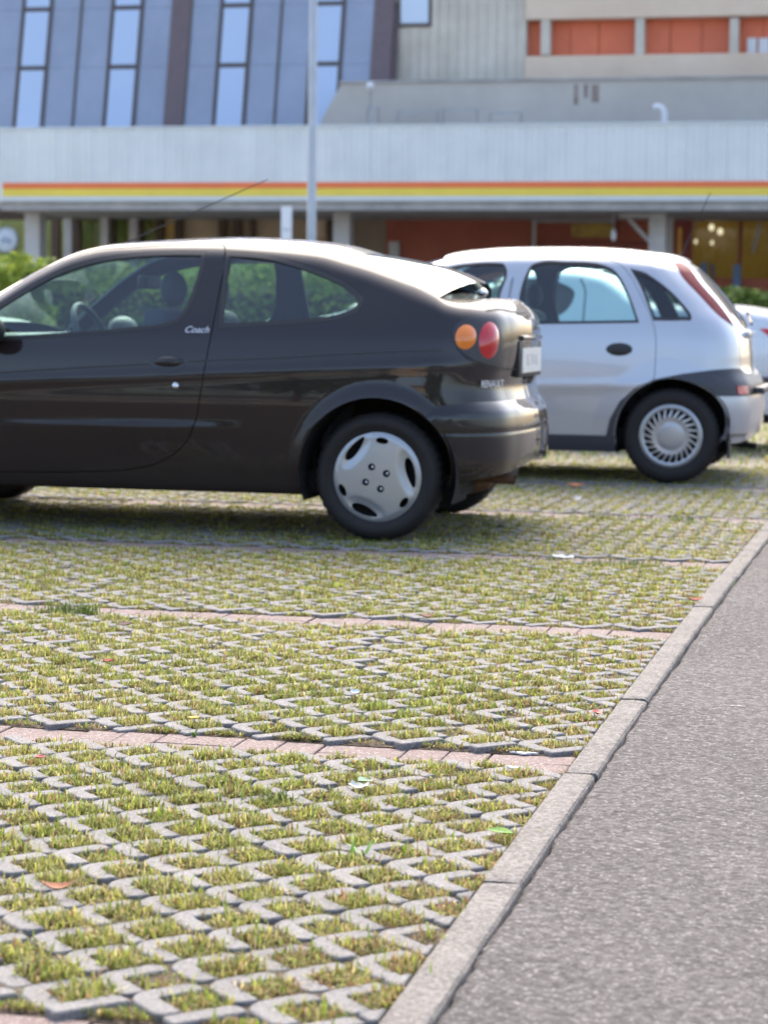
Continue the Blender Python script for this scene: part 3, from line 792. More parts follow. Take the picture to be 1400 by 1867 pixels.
def wheel(car, lx, ly, R, wid, rimr, cover, sign=-1, spin=0.):
    """tyre + cover; sign -1: outer face towards -y"""
    h = wid / 2
    prof = [(rimr - .01, -h * .80), (rimr + .004, -h * .92), (rimr + .022, -h * 1.0), (R * .80, -h * 1.04), (R * .90, -h * 1.01), (R - .022, -h * .93), (R - .008, -h * .80), (R - .001, -h * .62),
            (R, -h * .3), (R, h * .3), (R - .001, h * .62), (R - .008, h * .80), (R - .022, h * .93), (R * .85, h * 1.03), (rimr + .01, h * .95), (rimr - .01, h * .8)]
    wroot = bpy.data.objects.new("wheel", None); COL.objects.link(wroot); wroot.parent = car; wroot.location = (lx, ly, R)
    if sign > 0: wroot.rotation_euler = (0, 0, math.pi)
    # tread blocks cut into the shoulder
    n = 132; v = []; f = []; k = len(prof)
    for i in range(n):
        t = 2 * math.pi * i / n
        for q, (r, a) in enumerate(prof):
            if q in (6, 7, 8, 9, 10, 11) and i % 3 == 0: r -= .006
            v.append((r * math.cos(t), a, r * math.sin(t)))
    for i in range(n):
        j = (i + 1) % n
        for q in range(k - 1): f.append((i * k + q, i * k + q + 1, j * k + q + 1, j * k + q))
    ty = mesh("tyre", v, f, M_rubber, wroot, True)
    inner = lathe("rim", [(.02, h * .2), (rimr * .55, -h * .05), (rimr * .95, -h * .35), (rimr - .004, -h * .80), (rimr - .004, h * .9)], 40, M_dark, wroot)
    Mx = Matrix(((1, 0, 0, 0), (0, 0, -1, -h * .86), (0, 1, 0, 0), (0, 0, 0, 1)))
    if cover == 'trislot':
        outer = [(rimr * math.cos(t) * 1.02, rimr * math.sin(t) * 1.02) for t in np.linspace(0, 2 * math.pi, 64, endpoint=False)]
        holes = []
        def ell(cx, cy, a, b, rot, n=26, sharp=1.0):
            L = []
            for i in range(n):
                t = 2 * math.pi * i / n; p, q = a * math.cos(t), b * math.sin(t) * (1 - .25 * math.cos(t) * sharp)
                L.append((cx + p * math.cos(rot) - q * math.sin(rot), cy + p * math.sin(rot) + q * math.cos(rot)))
            return L
        u = rimr / .205 / 2.0e3      # photo measure (5x crop px, radius 410) to metres
        u = rimr / 410.
        big = [(-205, 250, 132, 40, math.radians(52)), (305, 45, 138, 42, math.radians(-76)), (-110, -302, 128, 42, math.radians(-22))]
        sm = [(45, 325, 58, 29, math.radians(-8)), (-313, -125, 60, 30, math.radians(-62)), (250, -220, 55, 30, math.radians(50))]
        for (cx, cy, a, b, ro) in big: holes.append(ell(cx * u, cy * u, a * u, b * u, ro))
        for (cx, cy, a, b, ro) in sm: holes.append(ell(cx * u, cy * u, a * u, b * u, ro, 18, 0))
        lugs = [(-45, 90), (90, 34), (-99, -48), (37, -104)]
        for (cx, cy) in lugs: holes.append([(cx * u + 33 * u * math.cos(t), cy * u + 33 * u * math.sin(t)) for t in np.linspace(0, 2 * math.pi, 16, endpoint=False)])
        dirs = [(math.atan2(cy, cx)) for cx, cy, *_ in big]
        def zf(x, y):
            r = math.hypot(x, y) / rimr; th = math.atan2(y, x)
            z = .014 * math.cos(min(1, r) * 1.25)
            if r > .9: z -= (r - .9) / .12 * .010
            else: z += .002
            # dished pads around the three large slots
            for (cx, cy, a, b, ro) in big:
                dx, dy = x - cx * u * .92, y - cy * u * .92
                p = (dx * math.cos(ro) + dy * math.sin(ro)) / (a * u * 1.55); q = (-dx * math.sin(ro) + dy * math.cos(ro)) / (b * u * 2.0)
                e = p * p + q * q
                if e < 1: z -= .012 * (1 - e)
            return z
        cv = flat_cdt("wheel_cover", outer, holes, zf, M_cover, wroot, .009, Mx, .010)
        for (cx, cy) in lugs:
            lathe("wheel_bolt", [(.0, -h * .9), (.0065, -h * .895), (.0085, -h * .86), (.0085, -h * .5)], 12, M_chrome, wroot, center=(cx * u, 0, cy * u))
    elif cover == 'turbine':
        outer = [(rimr * math.cos(t) * 1.02, rimr * math.sin(t) * 1.02) for t in np.linspace(0, 2 * math.pi, 64, endpoint=False)]
        holes = []; nf = 24
        for i in range(nf):
            t0 = 2 * math.pi * i / nf; L = []
            for (r, dt) in ((.58, -.065), (.70, -.105), (.84, -.085), (.86, .03), (.84, .105), (.70, .045), (.58, -.01)):
                tt = t0 + dt - (r - .6) * .75
                L.append((rimr * r * math.cos(tt), rimr * r * math.sin(tt)))
            holes.append(L)
        def zf(x, y):
            r = math.hypot(x, y) / rimr
            if r < .36: return .016 + .004 * (1 - (r / .36) ** 2)
            if r < .44: return .016 - .006 * (r - .36) / .08
            if r < .6: return .010 + .004 * (r - .44) / .16
            if r < .86: return .014 - .008 * (r - .6) / .26
            if r < .90: return .006 + .010 * (r - .86) / .04
            return .016 - .012 * ((r - .90) / .12) ** 2
        flat_cdt("wheel_cover", outer, holes, zf, M_cover, wroot, .010, Mx, .010)
    else:
        lathe("wheel_cover", [(.01, -h * .95), (rimr * .6, -h * .98), (rimr * .95, -h * .9), (rimr, -h * .8)], 32, M_cover, wroot)
    return wroot

def rbox(name, cx, cy, cz, sx, sy, sz, b, mat_, parent, ry=0.):
    o = mesh(name, boxv(-sx / 2, sx / 2, -sy / 2, sy / 2, -sz / 2, sz / 2), BOXF, mat_, parent); bevel(o, b, 3)
    o.data.transform(Matrix.Translation((cx, cy, cz)) @ Matrix.Rotation(ry, 4, 'Y')); return o

def interior(root, W, xs_front, xs_rear, ztop, wheel_side=-1, floor=.30, dash_x=-1.75, dash_z=.88, length=(-2.0, .35)):
    box("floor_pan", length[0], length[1], -W + .12, W - .12, floor - .1, floor, M_dark, root)
    for sgn in (-1, 1):
        y = sgn * W * .43
        sb = rbox("seat", xs_front - .22, y, floor + .16, .5, .5, .16, .05, M_fabric, root)
        rbox("backrest", xs_front + .13, y, floor + .46, .13, .48, .56, .05, M_fabric, sb, .24)
        ball("headrest", (xs_front + .20, y, floor + .83), (.055, .125, .085), M_fabric, sb)
    sb = rbox("rear_seat", xs_rear - .2, 0, floor + .17, .5, W * 1.35, .16, .05, M_fabric, root)
    rbox("backrest", xs_rear + .12, 0, floor + .42, .12, W * 1.3, .5, .05, M_fabric, sb, .3)
    d = rbox("dashboard", dash_x - .16, 0, dash_z - .14, .42, W * 1.72, .30, .07, M_inter, root)
    # steering wheel
    yw = wheel_side * W * .43; c = Vector((dash_x + .20, yw, dash_z - .02)); ax = Vector((.90, 0, .42)).normalized()
    a = Vector((0, 1, 0)); b = ax.cross(a); pts = [c + .185 * (a * math.cos(t) + b * math.sin(t)) for t in np.linspace(0, 2 * math.pi, 37)]
    tube("steering_wheel", pts, .016, M_inter, root, 8, False)
    tube("steering_column", [c - ax * .02, c - ax * .3], .05, M_inter, root, 10)
    tube("steering_spoke", [c + a * .18, c - ax * .02, c - a * .18], .018, M_inter, root, 8)

def sst(t): t = min(1., max(0., t)); return t * t * (3 - 2 * t)
# ---------------- dark three-door coupe
root_m = empty("parked_coupe")
MEG_O = (-2.338, 10.665, 0.0); MEG_R = .291
root_m.location = MEG_O
tag(root_m, "dark aubergine two-door coupe nearest the camera, with round amber and red tail lamps", "car", "cars parked on the grass pavers")
def meg_feat(cx, Z):
    r = np.hypot(cx - .0, (Z - MEG_R) * 1.0)
    r2 = np.hypot(cx + 2.468, (Z - MEG_R))
    def fl(r):
        t = np.clip((.432 - r) / .085, 0, 1); return .021 * t * t * (3 - 2 * t) * np.clip((Z - .22) / .12, 0, 1)
    o = np.maximum(fl(r), fl(r2))
    # tapering rub moulding pressed into the door
    zc = .497 + .010 * (cx + 1.2); d = Z - zc
    win_ = np.clip((cx + 1.95) / .8, 0, 1) * np.clip((-.62 - cx) / .45, 0, 1); win_ = win_ ** .6
    b = np.where(d > 0, np.clip(1 - d / .028, 0, 1), np.clip(1 + d / .14, 0, 1)) * .011
    o = o + b * win_
    # shallow step below the waist crease
    zk = .772 + .052 * (cx + .6); d = Z - zk
    o = o + .005 * np.exp(-((d + .02) / .028) ** 2) * np.clip((.55 - cx) / .3, 0, 1)
    return o
meg = Car(root_m, MEG_O, 0.0,
    plan=[(-3.25, .0), (-3.235, .25), (-3.17, .48), (-3.03, .66), (-2.8, .785), (-2.4, .835), (-1.6, .849), (-.8, .849), (-.1, .846), (.13, .834), (.305, .800), (.435, .725), (.51, .62), (.553, .44), (.575, .2), (.58, 0)],
    anchor=-1.2, W=.849,
    win=[(.10, .10), (.17, .055), (.22, .03), (.30, .015), (.42, .006), (.55, .001), (.66, .001), (.74, .008), (.80, .017), (.86, .030), (.92, .046), (.98, .072), (1.05, .108), (1.12, .147), (1.20, .19), (1.28, .235), (1.36, .285), (1.5, .37)],
    rin=[(.10, .10), (.25, .03), (.40, .005), (.60, .02), (.70, .045), (.80, .03), (.90, .022), (.98, .026), (1.06, .05), (1.2, .10), (1.5, .3)],
    ramp=(.1, .53), feat=meg_feat,
    fin=[(.1, .12), (.3, .03), (.5, .0), (.65, .03), (.8, .12), (1.0, .3), (1.5, .9)], framp=(-2.6, -3.2))
T = meg.inv([(-115, 608), (-80, 584), (-40, 557), (0, 532), (36, 509), (79, 485), (125, 463), (171, 450), (250, 443), (340, 441), (406, 442), (471, 446), (537, 452), (583, 459), (619, 470), (669, 486), (705, 500), (754, 520), (790, 536), (812, 547), (835, 552)])
front = [(meg.smin, .66), (-3.42, .68), (-3.2, .72), (-3.0, .78), (-2.75, .84), (-2.45, .90), (-2.22, .935)]
T = [t for t in T]
zr = T[-1][1]
T = front + T + [(T[-1][0] + .10, zr - .002), (T[-1][0] + .3, zr - .004), (meg.smax, zr + .004)]
meg.setT(T)
MEG_T = T
s_a = T[len(front)][0]; s_roof0 = T[len(front) + 7][0]; s_roof1 = meg.inv([(640, 476)])[0][0]; s_gl1 = meg.inv([(800, 540)])[0][0]
Ts = np.linspace(meg.smin, meg.smax, 260); top = [(a, float(meg.zT(a))) for a in Ts]
def arc_sz(cx, cz, r, t0, t1, n=28, sq=1.0): return [(cx + r * math.cos(t), cz + r * sq * math.sin(t)) for t in np.linspace(t0, t1, n)]
# wheel arch opening (radius about the hub)
ARCH = .350
a_r = arc_sz(-0.006, MEG_R + .008, ARCH, math.radians(-8), math.radians(188)); a_f = arc_sz(-2.468, MEG_R + .01, ARCH, math.radians(-8), math.radians(188))
zs = .207
bot = [(meg.smax, .50), (.62, .47), (.42, .42)] + [p for p in a_r] + [(-.345, zs), (-2.12, zs)] + a_f + [(-2.83, .25), (meg.smin, .25)]
body_poly = top + bot
door_px = [(407, 447), (409, 471), (400, 525), (386, 600), (375, 657), (364, 721), (354, 771), (339, 804), (314, 829), (279, 846), (232, 855), (143, 859), (0, 859), (-90, 859), (-125, 852), (-132, 800), (-131, 700), (-122, 640), (-112, 617), (-78, 590), (-40, 564), (0, 540), (36, 517), (79, 493), (125, 471), (171, 458), (250, 451), (330, 446), (390, 444)]
door = cr_spline(meg.inv(door_px), True, 5)
win_px = [(0, 621), (90, 615), (179, 609), (260, 601), (304, 595), (329, 582), (343, 564), (361, 521), (373, 475), (375.5, 458, 1), (321, 457.5), (250, 461), (179, 471), (125, 486), (71, 511), (36, 532), (0, 554), (-60, 593), (-104, 622, 1), (-95, 626, 1)]
qwin_px = [(413, 458, 1), (488, 464), (546, 479), (595, 497), (635, 517), (655, 536), (661, 552), (652, 567), (630, 577), (533, 590), (397, 598.5, 1), (402, 545)]
wn = ccw(cr_spline(meg.inv(win_px), True, 6)); qw = ccw(cr_spline(meg.inv(qwin_px), True, 6))
door = ccw(door)
body = meg.panel("body", body_poly, [offset(door, -.0045), offset(qw, -.001)], M_paintM, mirror='join', grid=.014, step=.014)
dn, df = meg.panel("door", door, [offset(wn, -.001)], M_paintM, mirror='copy', grid=.014, step=.014)
jam = meg.panel("door_jamb", [(a, min(b, float(meg.zT(a)) - .02)) for a, b in offset(door, -.025)], [offset(wn, .0)], M_dark, mirror='copy', off=-.02, grid=.08, flange=0)
jam[0].parent = dn; jam[1].parent = df
def window(car, name, poly, rim, parent_pair, gmat=M_glass, rec=.008):
    inn = offset(poly, rim)
    s_ = car.panel("window_seal", poly, [inn], M_seal, off=-.001, flange=.012, grid=.05, mirror='copy')
    g_ = car.panel(name, offset(poly, rim * .6), [], gmat, off=-rec, flange=0, grid=.05, mirror='copy')
    for i in (0, 1):
        if parent_pair: s_[i].parent = parent_pair[i]; g_[i].parent = parent_pair[i]
window(meg, "window_glass", wn, .019, (dn, df)); window(meg, "window_glass", qw, .022, None)
meg.lid("bonnet", meg.smin, s_a - .12, M_paintM, lambda u: .05, -.0)
cowl = meg.lid("cowl", s_a - .12, s_a + .02, M_black, .05, 0)
meg.lid("windscreen", s_a + .02, s_roof0, M_glass, lambda u: .024, lambda u: -.22 * (1 - (u - s_a) / (s_roof0 - s_a)) - .03, 2.3)
meg.lid("roof", s_roof0, s_roof1, M_paintM, lambda u: .024 + .024 * sst((u - s_roof0) / .9), lambda u: -.03 * (1 - sst((u - s_roof0) / .9)), 2.3)
meg.lid("rear_window", s_roof1 + .004, s_gl1, M_glassd, lambda u: .048 + .03 * min(1, (u - s_roof1) / .25), lambda u: .075 * min(1, (u - s_roof1) / .3), 2.3)
meg.lid("boot_lid", s_gl1 + .01, meg.smax, M_paintM, lambda u: .03, 0, 2.2)
# rear deck under the rear window and inner shell so that one does not look through the boot
box("parcel_shelf", -.35, .42, -.56, .56, .86, .88, M_inter, root_m)
box("boot_wall", -.36, -.34, -.6, .6, .3, .88, M_dark, root_m)
# bumper
bl = meg.inv([(762, 737), (800, 731), (843, 726), (900, 722), (927, 721)])
zt_ = bl[-1][1]
arc_b = [(ARCH + .012) for _ in range(1)]
a2 = arc_sz(-0.006, MEG_R + .008, ARCH + .004, math.radians(57), math.radians(-12), 18)
bump = [p for p in bl if p[0] > a2[0][0] + .03] + [(bl[-1][0] + .15, zt_ - .004), (meg.smax, zt_ - .008), (meg.smax, .36), (meg.smax - .25, .335), (meg.smax - .45, .315), (.47, .285), (.39, .265)] + a2[::-1][:-1]
ztop_b = lambda S_: np.interp(S_, [p[0] for p in bl] + [meg.smax], [p[1] for p in bl] + [zt_ - .008])
_old = meg.feat
def bump_feat(cx, Z):
    base = _old(cx, Z) * .6
    zt2 = np.interp(cx, [.15, .3, .45, .6], [.61, .63, .645, .645]); d = zt2 - Z
    o = -.010 + .034 * np.clip(d / .055, 0, 1) ** .8 + .004 * np.clip((d - .05) / .03, 0, 1)
    o = o - .006 * np.exp(-((Z - .50) / .006) ** 2) - .02 * np.clip((.36 - Z) / .1, 0, 1)
    return o
meg.feat = bump_feat
bumper = meg.panel("rear_bumper", bump, [], M_paintB, mirror='join', grid=.016, step=.015, flange=.03)
meg.feat = _old
# tail lamps
lamp = ccw(cr_spline(meg.inv([(824, 606), (832, 590), (850, 580), (872, 576), (893, 581), (906, 594), (913, 614), (915, 640), (914, 668), (895, 667), (872, 659), (850, 648), (833, 632)]), True, 6))
ls = meg.panel("tail_lamp", lamp, [], M_lampsur, off=.004, flange=.006, grid=.02, step=.012)
lf = meg.panel("tail_lamp", lamp, [], M_lampsur, off=.004, flange=.006, grid=.02, step=.012); lf.scale = (1, -1, 1)
for par in (ls, lf):
    c1 = meg.inv([(849, 614)])[0]; c2 = meg.inv([(892, 620)])[0]
    e1 = meg.inv([(867.5, 614)])[0]; e2 = meg.inv([(908.5, 622)])[0]
    meg.dome("amber_lens", c1, e1[0] - c1[0], .0555, .016, M_amber, par, off=.004)
    meg.dome("red_lens", c2, e2[0] - c2[0], .083, .018, M_red, par, rot=.10, off=.004)
# boot shut line; waist-crease and boot-lip shade drawn as dark strips
meg.strip("crease_shade_line", meg.inv([(0, 679), (107, 672), (214, 666), (271, 663)]), .006, M_seal, .0028)
meg.strip("crease_shade_line", meg.inv([(343, 659), (375, 657), (500, 652.5), (577, 648), (710, 641), (806, 637.5)]), .006, M_seal, .0028)
meg.strip("shut_or_lip_shade", meg.inv([(833, 634), (850, 651), (872, 663), (895, 671), (916, 673)]) + [(meg.smax - .36, .775), (meg.smax, .770)], .006, M_black, .003)
meg.strip("shut_or_lip_shade", meg.inv([(886, 565), (905, 563)]) + [(meg.smax - .3, zr - .035), (meg.smax, zr - .03)], .008, M_black, .003)  # black strip standing in for shade under the overhanging boot lip
M_plink = mat('worn plate ink', (.38, .39, .41), .5)
# number plate in its recess (built on the tail, facing backwards)
pxm = meg.P(meg.smax, .84)[0]
box("plate_recess", pxm - .03, pxm - .002, -.31, .31, .735, .905, M_black, root_m, .006)
pl = box("number_plate", pxm - .001, pxm + .006, -.26, .26, .755, .870, M_plate, root_m)
Mt = Matrix.Translation((pxm + .0062, 0, .812)) @ Matrix(((0, 0, 1, 0), (1, 0, 0, 0), (0, 1, 0, 0), (0, 0, 0, 1)))
pc = text_mesh("plate_characters", "BL 718 LK", .075, .0002, M_plink, pl, Mt); pc["kind"] = "stuff"
box("plate_lamp_trim", pxm - .02, pxm + .010, -.27, .27, .906, .93, M_paintM, root_m, .008)
# lettering
M_badge = mat("badge silver", (.75, .76, .8), .35, metal=.2)
text_mesh("badge_lettering", "Coach", .045, .0006, M_badge, dn, meg.frame(meg.inv([(358.5, 601)])[0], .002), .35)
text_mesh("badge_lettering", "RENAULT", .046, .0008, M_badge, root_m, meg.frame(meg.inv([(897, 700)])[0], .003))
# handle, lock
hc = meg.inv([(306.5, 663.5)])[0]
hd = meg.dome("door_handle", hc, .082, .040, -.016, M_black, dn, off=.001, power=2.4)
meg.dome("handle_flap", (hc[0], hc[1] + .012), .074, .024, .014, M_paintM, hd, off=.0)
meg.dome("door_lock", meg.inv([(319.5, 703.5)])[0], .0155, .0155, .008, M_chrome, dn, off=.0)
# mirrors
mc = meg.inv([(2, 606)])[0]; mp = meg.P(mc[0], mc[1])
for sg, par in ((1, dn), (-1, df)):
    mo = ball("door_mirror", (mp[0] - .02, (mp[1] - .11) * sg, mp[2] + .012), (.075, .115, .068), M_black, par)
    ball("mirror_glass", (mp[0] + .012, (mp[1] - .11) * sg, mp[2] + .012), (.030, .092, .052), M_chrome, mo)
    tube("mirror_arm", [(mp[0] - .03, (mp[1] + .03) * sg, mp[2] - .03), (mp[0] - .02, (mp[1] - .06) * sg, mp[2] - .0)], .03, M_black, mo)
# aerial on the roof
ab = meg.P(meg.inv([(170, 450)])[0][0], 1.2); az = 1.35
aer = tube("aerial", [(ab[0] - .08, 0, az - .02), (ab[0] + .05, 0, az + .045), (ab[0] + .70, 0, az + .32)], [.006, .0035, .0018], M_black, root_m, 6)
# rear wiper
wx = meg.P(s_gl1, meg.zT(s_gl1))[0]; wz = float(meg.zT(s_gl1))
wp_ = tube("rear_wiper", [(wx + .07, .0, wz + .035), (wx + .03, .02, wz + .075), (wx - .02, .10, wz + .095)], [.022, .018, .014], M_black, root_m)
tube("wiper_blade", [(wx + .02, -.30, wz + .062), (wx - .02, .10, wz + .088), (wx + .02, .42, wz + .06)], .013, M_black, wp_)
ball("wiper_pivot", (wx + .075, 0, wz + .03), (.03, .028, .02), M_chrome, wp_)
# under the car
box("underbody", -2.9, .36, -.66, .66, .215, .30, M_dark, root_m)
box("sill_inner", -2.1, -.35, -.79, -.70, .20, .30, M_dark, root_m); box("sill_inner", -2.1, -.35, .70, .79, .20, .30, M_dark, root_m)
for lx in (0.004, -2.468):
    for sg in (-1, 1):
        V = []; f = []
        for t in np.linspace(math.radians(-20), math.radians(200), 30):
            for yy in (.835, .50): V.append((lx + (ARCH + .012) * math.cos(t), sg * yy, MEG_R + .01 + (ARCH + .012) * math.sin(t)))
        for i in range(29): f.append((i * 2, i * 2 + 1, i * 2 + 3, i * 2 + 2))
        f.append(tuple(range(1, len(V), 2)))
        mesh("wheel_well", V, f, M_dark, root_m)
tube("rear_axle", [(0, -.6, .27), (0.02, .6, .27)], .045, M_dark, root_m)
tube("exhaust", [(-.2, -.2, .26), (.2, -.36, .27), (.42, -.42, .275), (.56, -.43, .268)], .024, M_rust, root_m, 12, False)
ball("silencer", (.28, -.30, .25), (.16, .09, .065), M_rust, root_m)
wheel(root_m, 0, -.735, MEG_R, .180, .207, 'trislot', -1); wheel(root_m, 0, .735, MEG_R, .180, .207, 'plain', 1)
wheel(root_m, -2.468, -.735, MEG_R, .180, .207, 'trislot', -1); wheel(root_m, -2.468, .735, MEG_R, .180, .207, 'plain', 1)
for sg in (-1, 1):
    ball("headlamp", (-3.06, sg * .52, .66), (.07, .16, .07), M_chrome, root_m)
interior(root_m, .80, -1.32, -.32, 1.3, -1, .30, -1.72, .90)
o = rbox("interior_mirror", 0, 0, 0, .05, .24, .065, .018, M_inter, root_m)
imx = meg.inv([(150, 499)])[0]; o.location = (meg.P(*imx)[0] + .10, .0, 1.165)
# ---------------- silver five-door hatchback
root_c = empty("parked_hatchback")
COR_O = (-1.452, 14.725, 0.0); COR_R = .296
root_c.location = COR_O
tag(root_c, "silver five-door hatchback behind the dark coupe, black cladding round its rear wheel", "car", "cars parked on the grass pavers")
def cor_feat(cx, Z):
    zk = .60 + .03 * (cx + .5); d = Z - zk
    o = .006 * np.exp(-(d / .035) ** 2)
    r = np.hypot(cx, Z - COR_R); o = o + np.where((r < .50) & (Z > .3), .016 * np.clip((.48 - r) / .12, 0, 1), 0)
    return o
cor = Car(root_c, COR_O, 0.0,
    plan=[(-3.22, .0), (-3.20, .25), (-3.12, .48), (-2.98, .65), (-2.75, .77), (-2.4, .81), (-1.6, .823), (-.7, .823), (0, .818), (.16, .805), (.28, .768), (.37, .70), (.43, .59), (.463, .40), (.48, .2), (.485, 0)],
    anchor=-1.2, W=.823,
    win=[(.10, .08), (.18, .04), (.25, .02), (.35, .010), (.5, .002), (.62, .0), (.72, .006), (.82, .018), (.92, .038), (1.0, .065), (1.1, .112), (1.2, .160), (1.3, .212), (1.38, .26), (1.5, .34)],
    rin=[(.10, .12), (.25, .04), (.38, .0), (.60, .0), (.70, .045), (.80, .055), (.92, .075), (1.0, .11), (1.1, .18), (1.2, .265), (1.3, .36), (1.4, .46), (1.5, .56)],
    ramp=(-.45, .45), feat=cor_feat,
    fin=[(.1, .12), (.3, .03), (.5, .0), (.65, .04), (.8, .16), (.95, .45), (1.5, 1.6)], framp=(-2.3, -3.1))
Tc = cor.inv([(690, 541), (730, 510), (769, 486), (806, 473), (874, 463), (966, 460), (1080, 461), (1150, 466), (1200, 471), (1236, 476)])
zc = Tc[-1][1]
frontc = [(cor.smin, .70), (-3.3, .74), (-3.1, .80), (-2.8, .88), (-2.5, .94), (-2.25, .985)]
Tc = frontc + [t for t in Tc if t[0] > -2.2] + [(Tc[-1][0] + .12, zc - .006), (Tc[-1][0] + .35, zc - .006), (cor.smax, zc - .004)]
cor.setT(Tc)
nfr = len(frontc); sc_a = Tc[nfr][0] - .05; sc_r0 = Tc[nfr + 3][0]
topc = [(a, float(cor.zT(a))) for a in np.linspace(cor.smin, cor.smax, 240)]
CA = .345
ar_c = arc_sz(0, COR_R + .01, CA, math.radians(-10), math.radians(190)); af_c = arc_sz(-2.491, COR_R + .01, CA, math.radians(-10), math.radians(190))
polyc = topc + [(cor.smax, .40), (.47, .38), (.40, .34)] + ar_c + [(-.36, .20), (-2.13, .20)] + af_c + [(-2.85, .24), (cor.smin, .24)]
rdw_px = [(946, 548), (961, 496), (968, 484), (980, 478), (1034, 476.5), (1098, 482), (1118, 491), (1132, 508), (1150, 545), (1165, 588, 1), (1060, 589.5), (948, 591, 1)]
rqw_px = [(1149, 489, 1), (1190, 505), (1222, 530), (1244, 553), (1260, 575), (1260, 582), (1245, 583.5), (1191, 584, 1), (1180, 553), (1167, 521)]
fdw_px = [(922, 486), (917, 480), (905, 478.5), (855, 480), (812, 488), (770, 506), (725, 537), (672, 583, 1), (672, 592, 1), (780, 593), (899, 592, 1), (912, 537)]
rdoor_px = [(946, 469), (985, 467), (1040, 467), (1098, 471), (1130, 482), (1150, 505), (1172, 548), (1190, 588), (1195, 620), (1194, 655), (1191, 690), (1160, 705), (1135, 730), (1120, 765), (1113, 796), (1000, 797), (915, 797), (912, 700), (921, 600), (934, 521)]
fdoor_px = [(942, 469), (905, 468), (855, 470), (808, 479), (765, 498), (718, 530), (660, 577), (648, 610), (645, 700), (650, 797), (780, 797), (911, 797), (908, 700), (917, 600), (930, 521)]
rdw, rqw, fdw, rdoor, fdoor = [ccw(cr_spline(cor.inv(q), True, 5)) for q in (rdw_px, rqw_px, fdw_px, rdoor_px, fdoor_px)]
# hatch window on the sloping tail, and the tall dark red lamps beside it
lampc = ccw(cr_spline(cor.inv([(1223, 477, 1), (1241, 478, 1), (1277, 517), (1309, 553), (1331, 583), (1338, 595, 1), (1309, 573), (1272, 534), (1244, 504)]), True, 5))
hw = cor.inv([(1252, 479), (1284, 515), (1316, 552), (1343, 592)])
hatch = ccw([(p[0] + .012, p[1]) for p in hw] + [(cor.smax - .2, hw[-1][1] - .01), (cor.smax, hw[-1][1] - .012), (cor.smax, zc - .045), (cor.smax - .3, zc - .045)])
cor.panel("body", polyc, [offset(rdoor, -.004), offset(fdoor, -.004), offset(rqw, -.001), hatch], M_silver, mirror='join', grid=.018, step=.018)
rn, rf = cor.panel("rear_door", rdoor, [offset(rdw, -.001)], M_silver, mirror='copy', grid=.02, step=.018)
fn_, ff_ = cor.panel("front_door", fdoor, [offset(fdw, -.001)], M_silver, mirror='copy', grid=.03, step=.02)
for (q, pr) in ((rdoor, (rn, rf)), (fdoor, (fn_, ff_))):
    j_ = cor.panel("door_jamb", [(a, min(b, float(cor.zT(a)) - .02)) for a, b in offset(q, -.02)], [offset(rdw if q is rdoor else fdw, .0)], M_dark, mirror='copy', off=-.02, grid=.08, flange=0)
    j_[0].parent = pr[0]; j_[1].parent = pr[1]
window(cor, "window_glass", rdw, .016, (rn, rf)); window(cor, "window_glass", rqw, .022, None, M_glassd); window(cor, "window_glass", fdw, .016, (fn_, ff_))
cor.panel("rear_window", hatch, [], M_glassd, off=-.001, flange=0, grid=.03, mirror='join')
for sg in (1, -1):
    o = cor.panel("tail_lamp", lampc, [], M_dred, off=.004, flange=.006, grid=.02, step=.012); o.scale = (1, sg, 1)
cor.lid("bonnet", cor.smin, sc_a - .10, M_silver, .05)
cor.lid("cowl", sc_a - .10, sc_a, M_black, .05)
cor.lid("windscreen", sc_a, sc_r0, M_glass, .03, lambda u: -.2 * (1 - (u - sc_a) / (sc_r0 - sc_a)) - .03)
cor.lid("roof", sc_r0, cor.smax, M_silver, .05, lambda u: -.03 * max(0, 1 - (u - sc_r0) / .35), 2.6)
# black arch cladding + sill + bumper
arch_out = cor.inv([(1105, 796), (1112, 763), (1130, 731), (1158, 709), (1194, 691), (1245, 681), (1299, 674), (1330, 671.5), (1345, 671)])
zb1 = arch_out[-1][1]
zb2 = cor.inv([(1330, 722)])[0][1]; sb2 = cor.inv([(1299, 723)])[0]
clad = [p for p in arch_out] + [(arch_out[-1][0] + .12, zb1 - .03), (cor.smax, zb1 - .05), (cor.smax, zb2), (sb2[0], zb2)] + arc_sz(0, COR_R + .01, CA + .003, math.radians(44), math.radians(186), 30)
cor.panel("arch_cladding", clad, [], M_clad, off=.010, flange=.02, grid=.02, step=.015, mirror='join')
bmp = [(sb2[0] + .004, zb2 - .003), (cor.smax, zb2 - .003), (cor.smax, .30), (cor.smax - .3, .275), (.42, .25), (.385, .255)] + arc_sz(0, COR_R + .01, CA + .012, math.radians(-5), math.radians(42), 14)
cor.panel("rear_bumper", bmp, [], M_silver, off=.020, flange=.03, grid=.025, step=.018, mirror='join')
cor.panel("side_sill", [(-.345, .19), (-.345, .29), (-2.15, .29), (-2.15, .19)], [], M_clad, off=.012, flange=.03, grid=.03, mirror='copy')
for sg in (1, -1):
    c = cor.inv([(1352, 711)])[0]; o = cor.panel("reflector", [(c[0] - .06, c[1] - .024), (c[0] + .06, c[1] - .022), (c[0] + .06, c[1] + .026), (c[0] - .06, c[1] + .026)], [], M_red, off=.016, flange=.01, grid=.03); o.scale = (1, sg, 1)
cor.strip("shut_or_lip_shade", [(hw[-1][0] + .03, hw[-1][1] - .02), (arch_out[-1][0] + .05, .80), (arch_out[-1][0] + .06, zb1)], .006, M_black, .001)
hc = cor.inv([(1129, 636.5)])[0]
o = cor.dome("door_handle", hc, .086, .040, .012, M_black, rn, off=.001)
pc_ = cor.P(cor.smax, .95)[0]
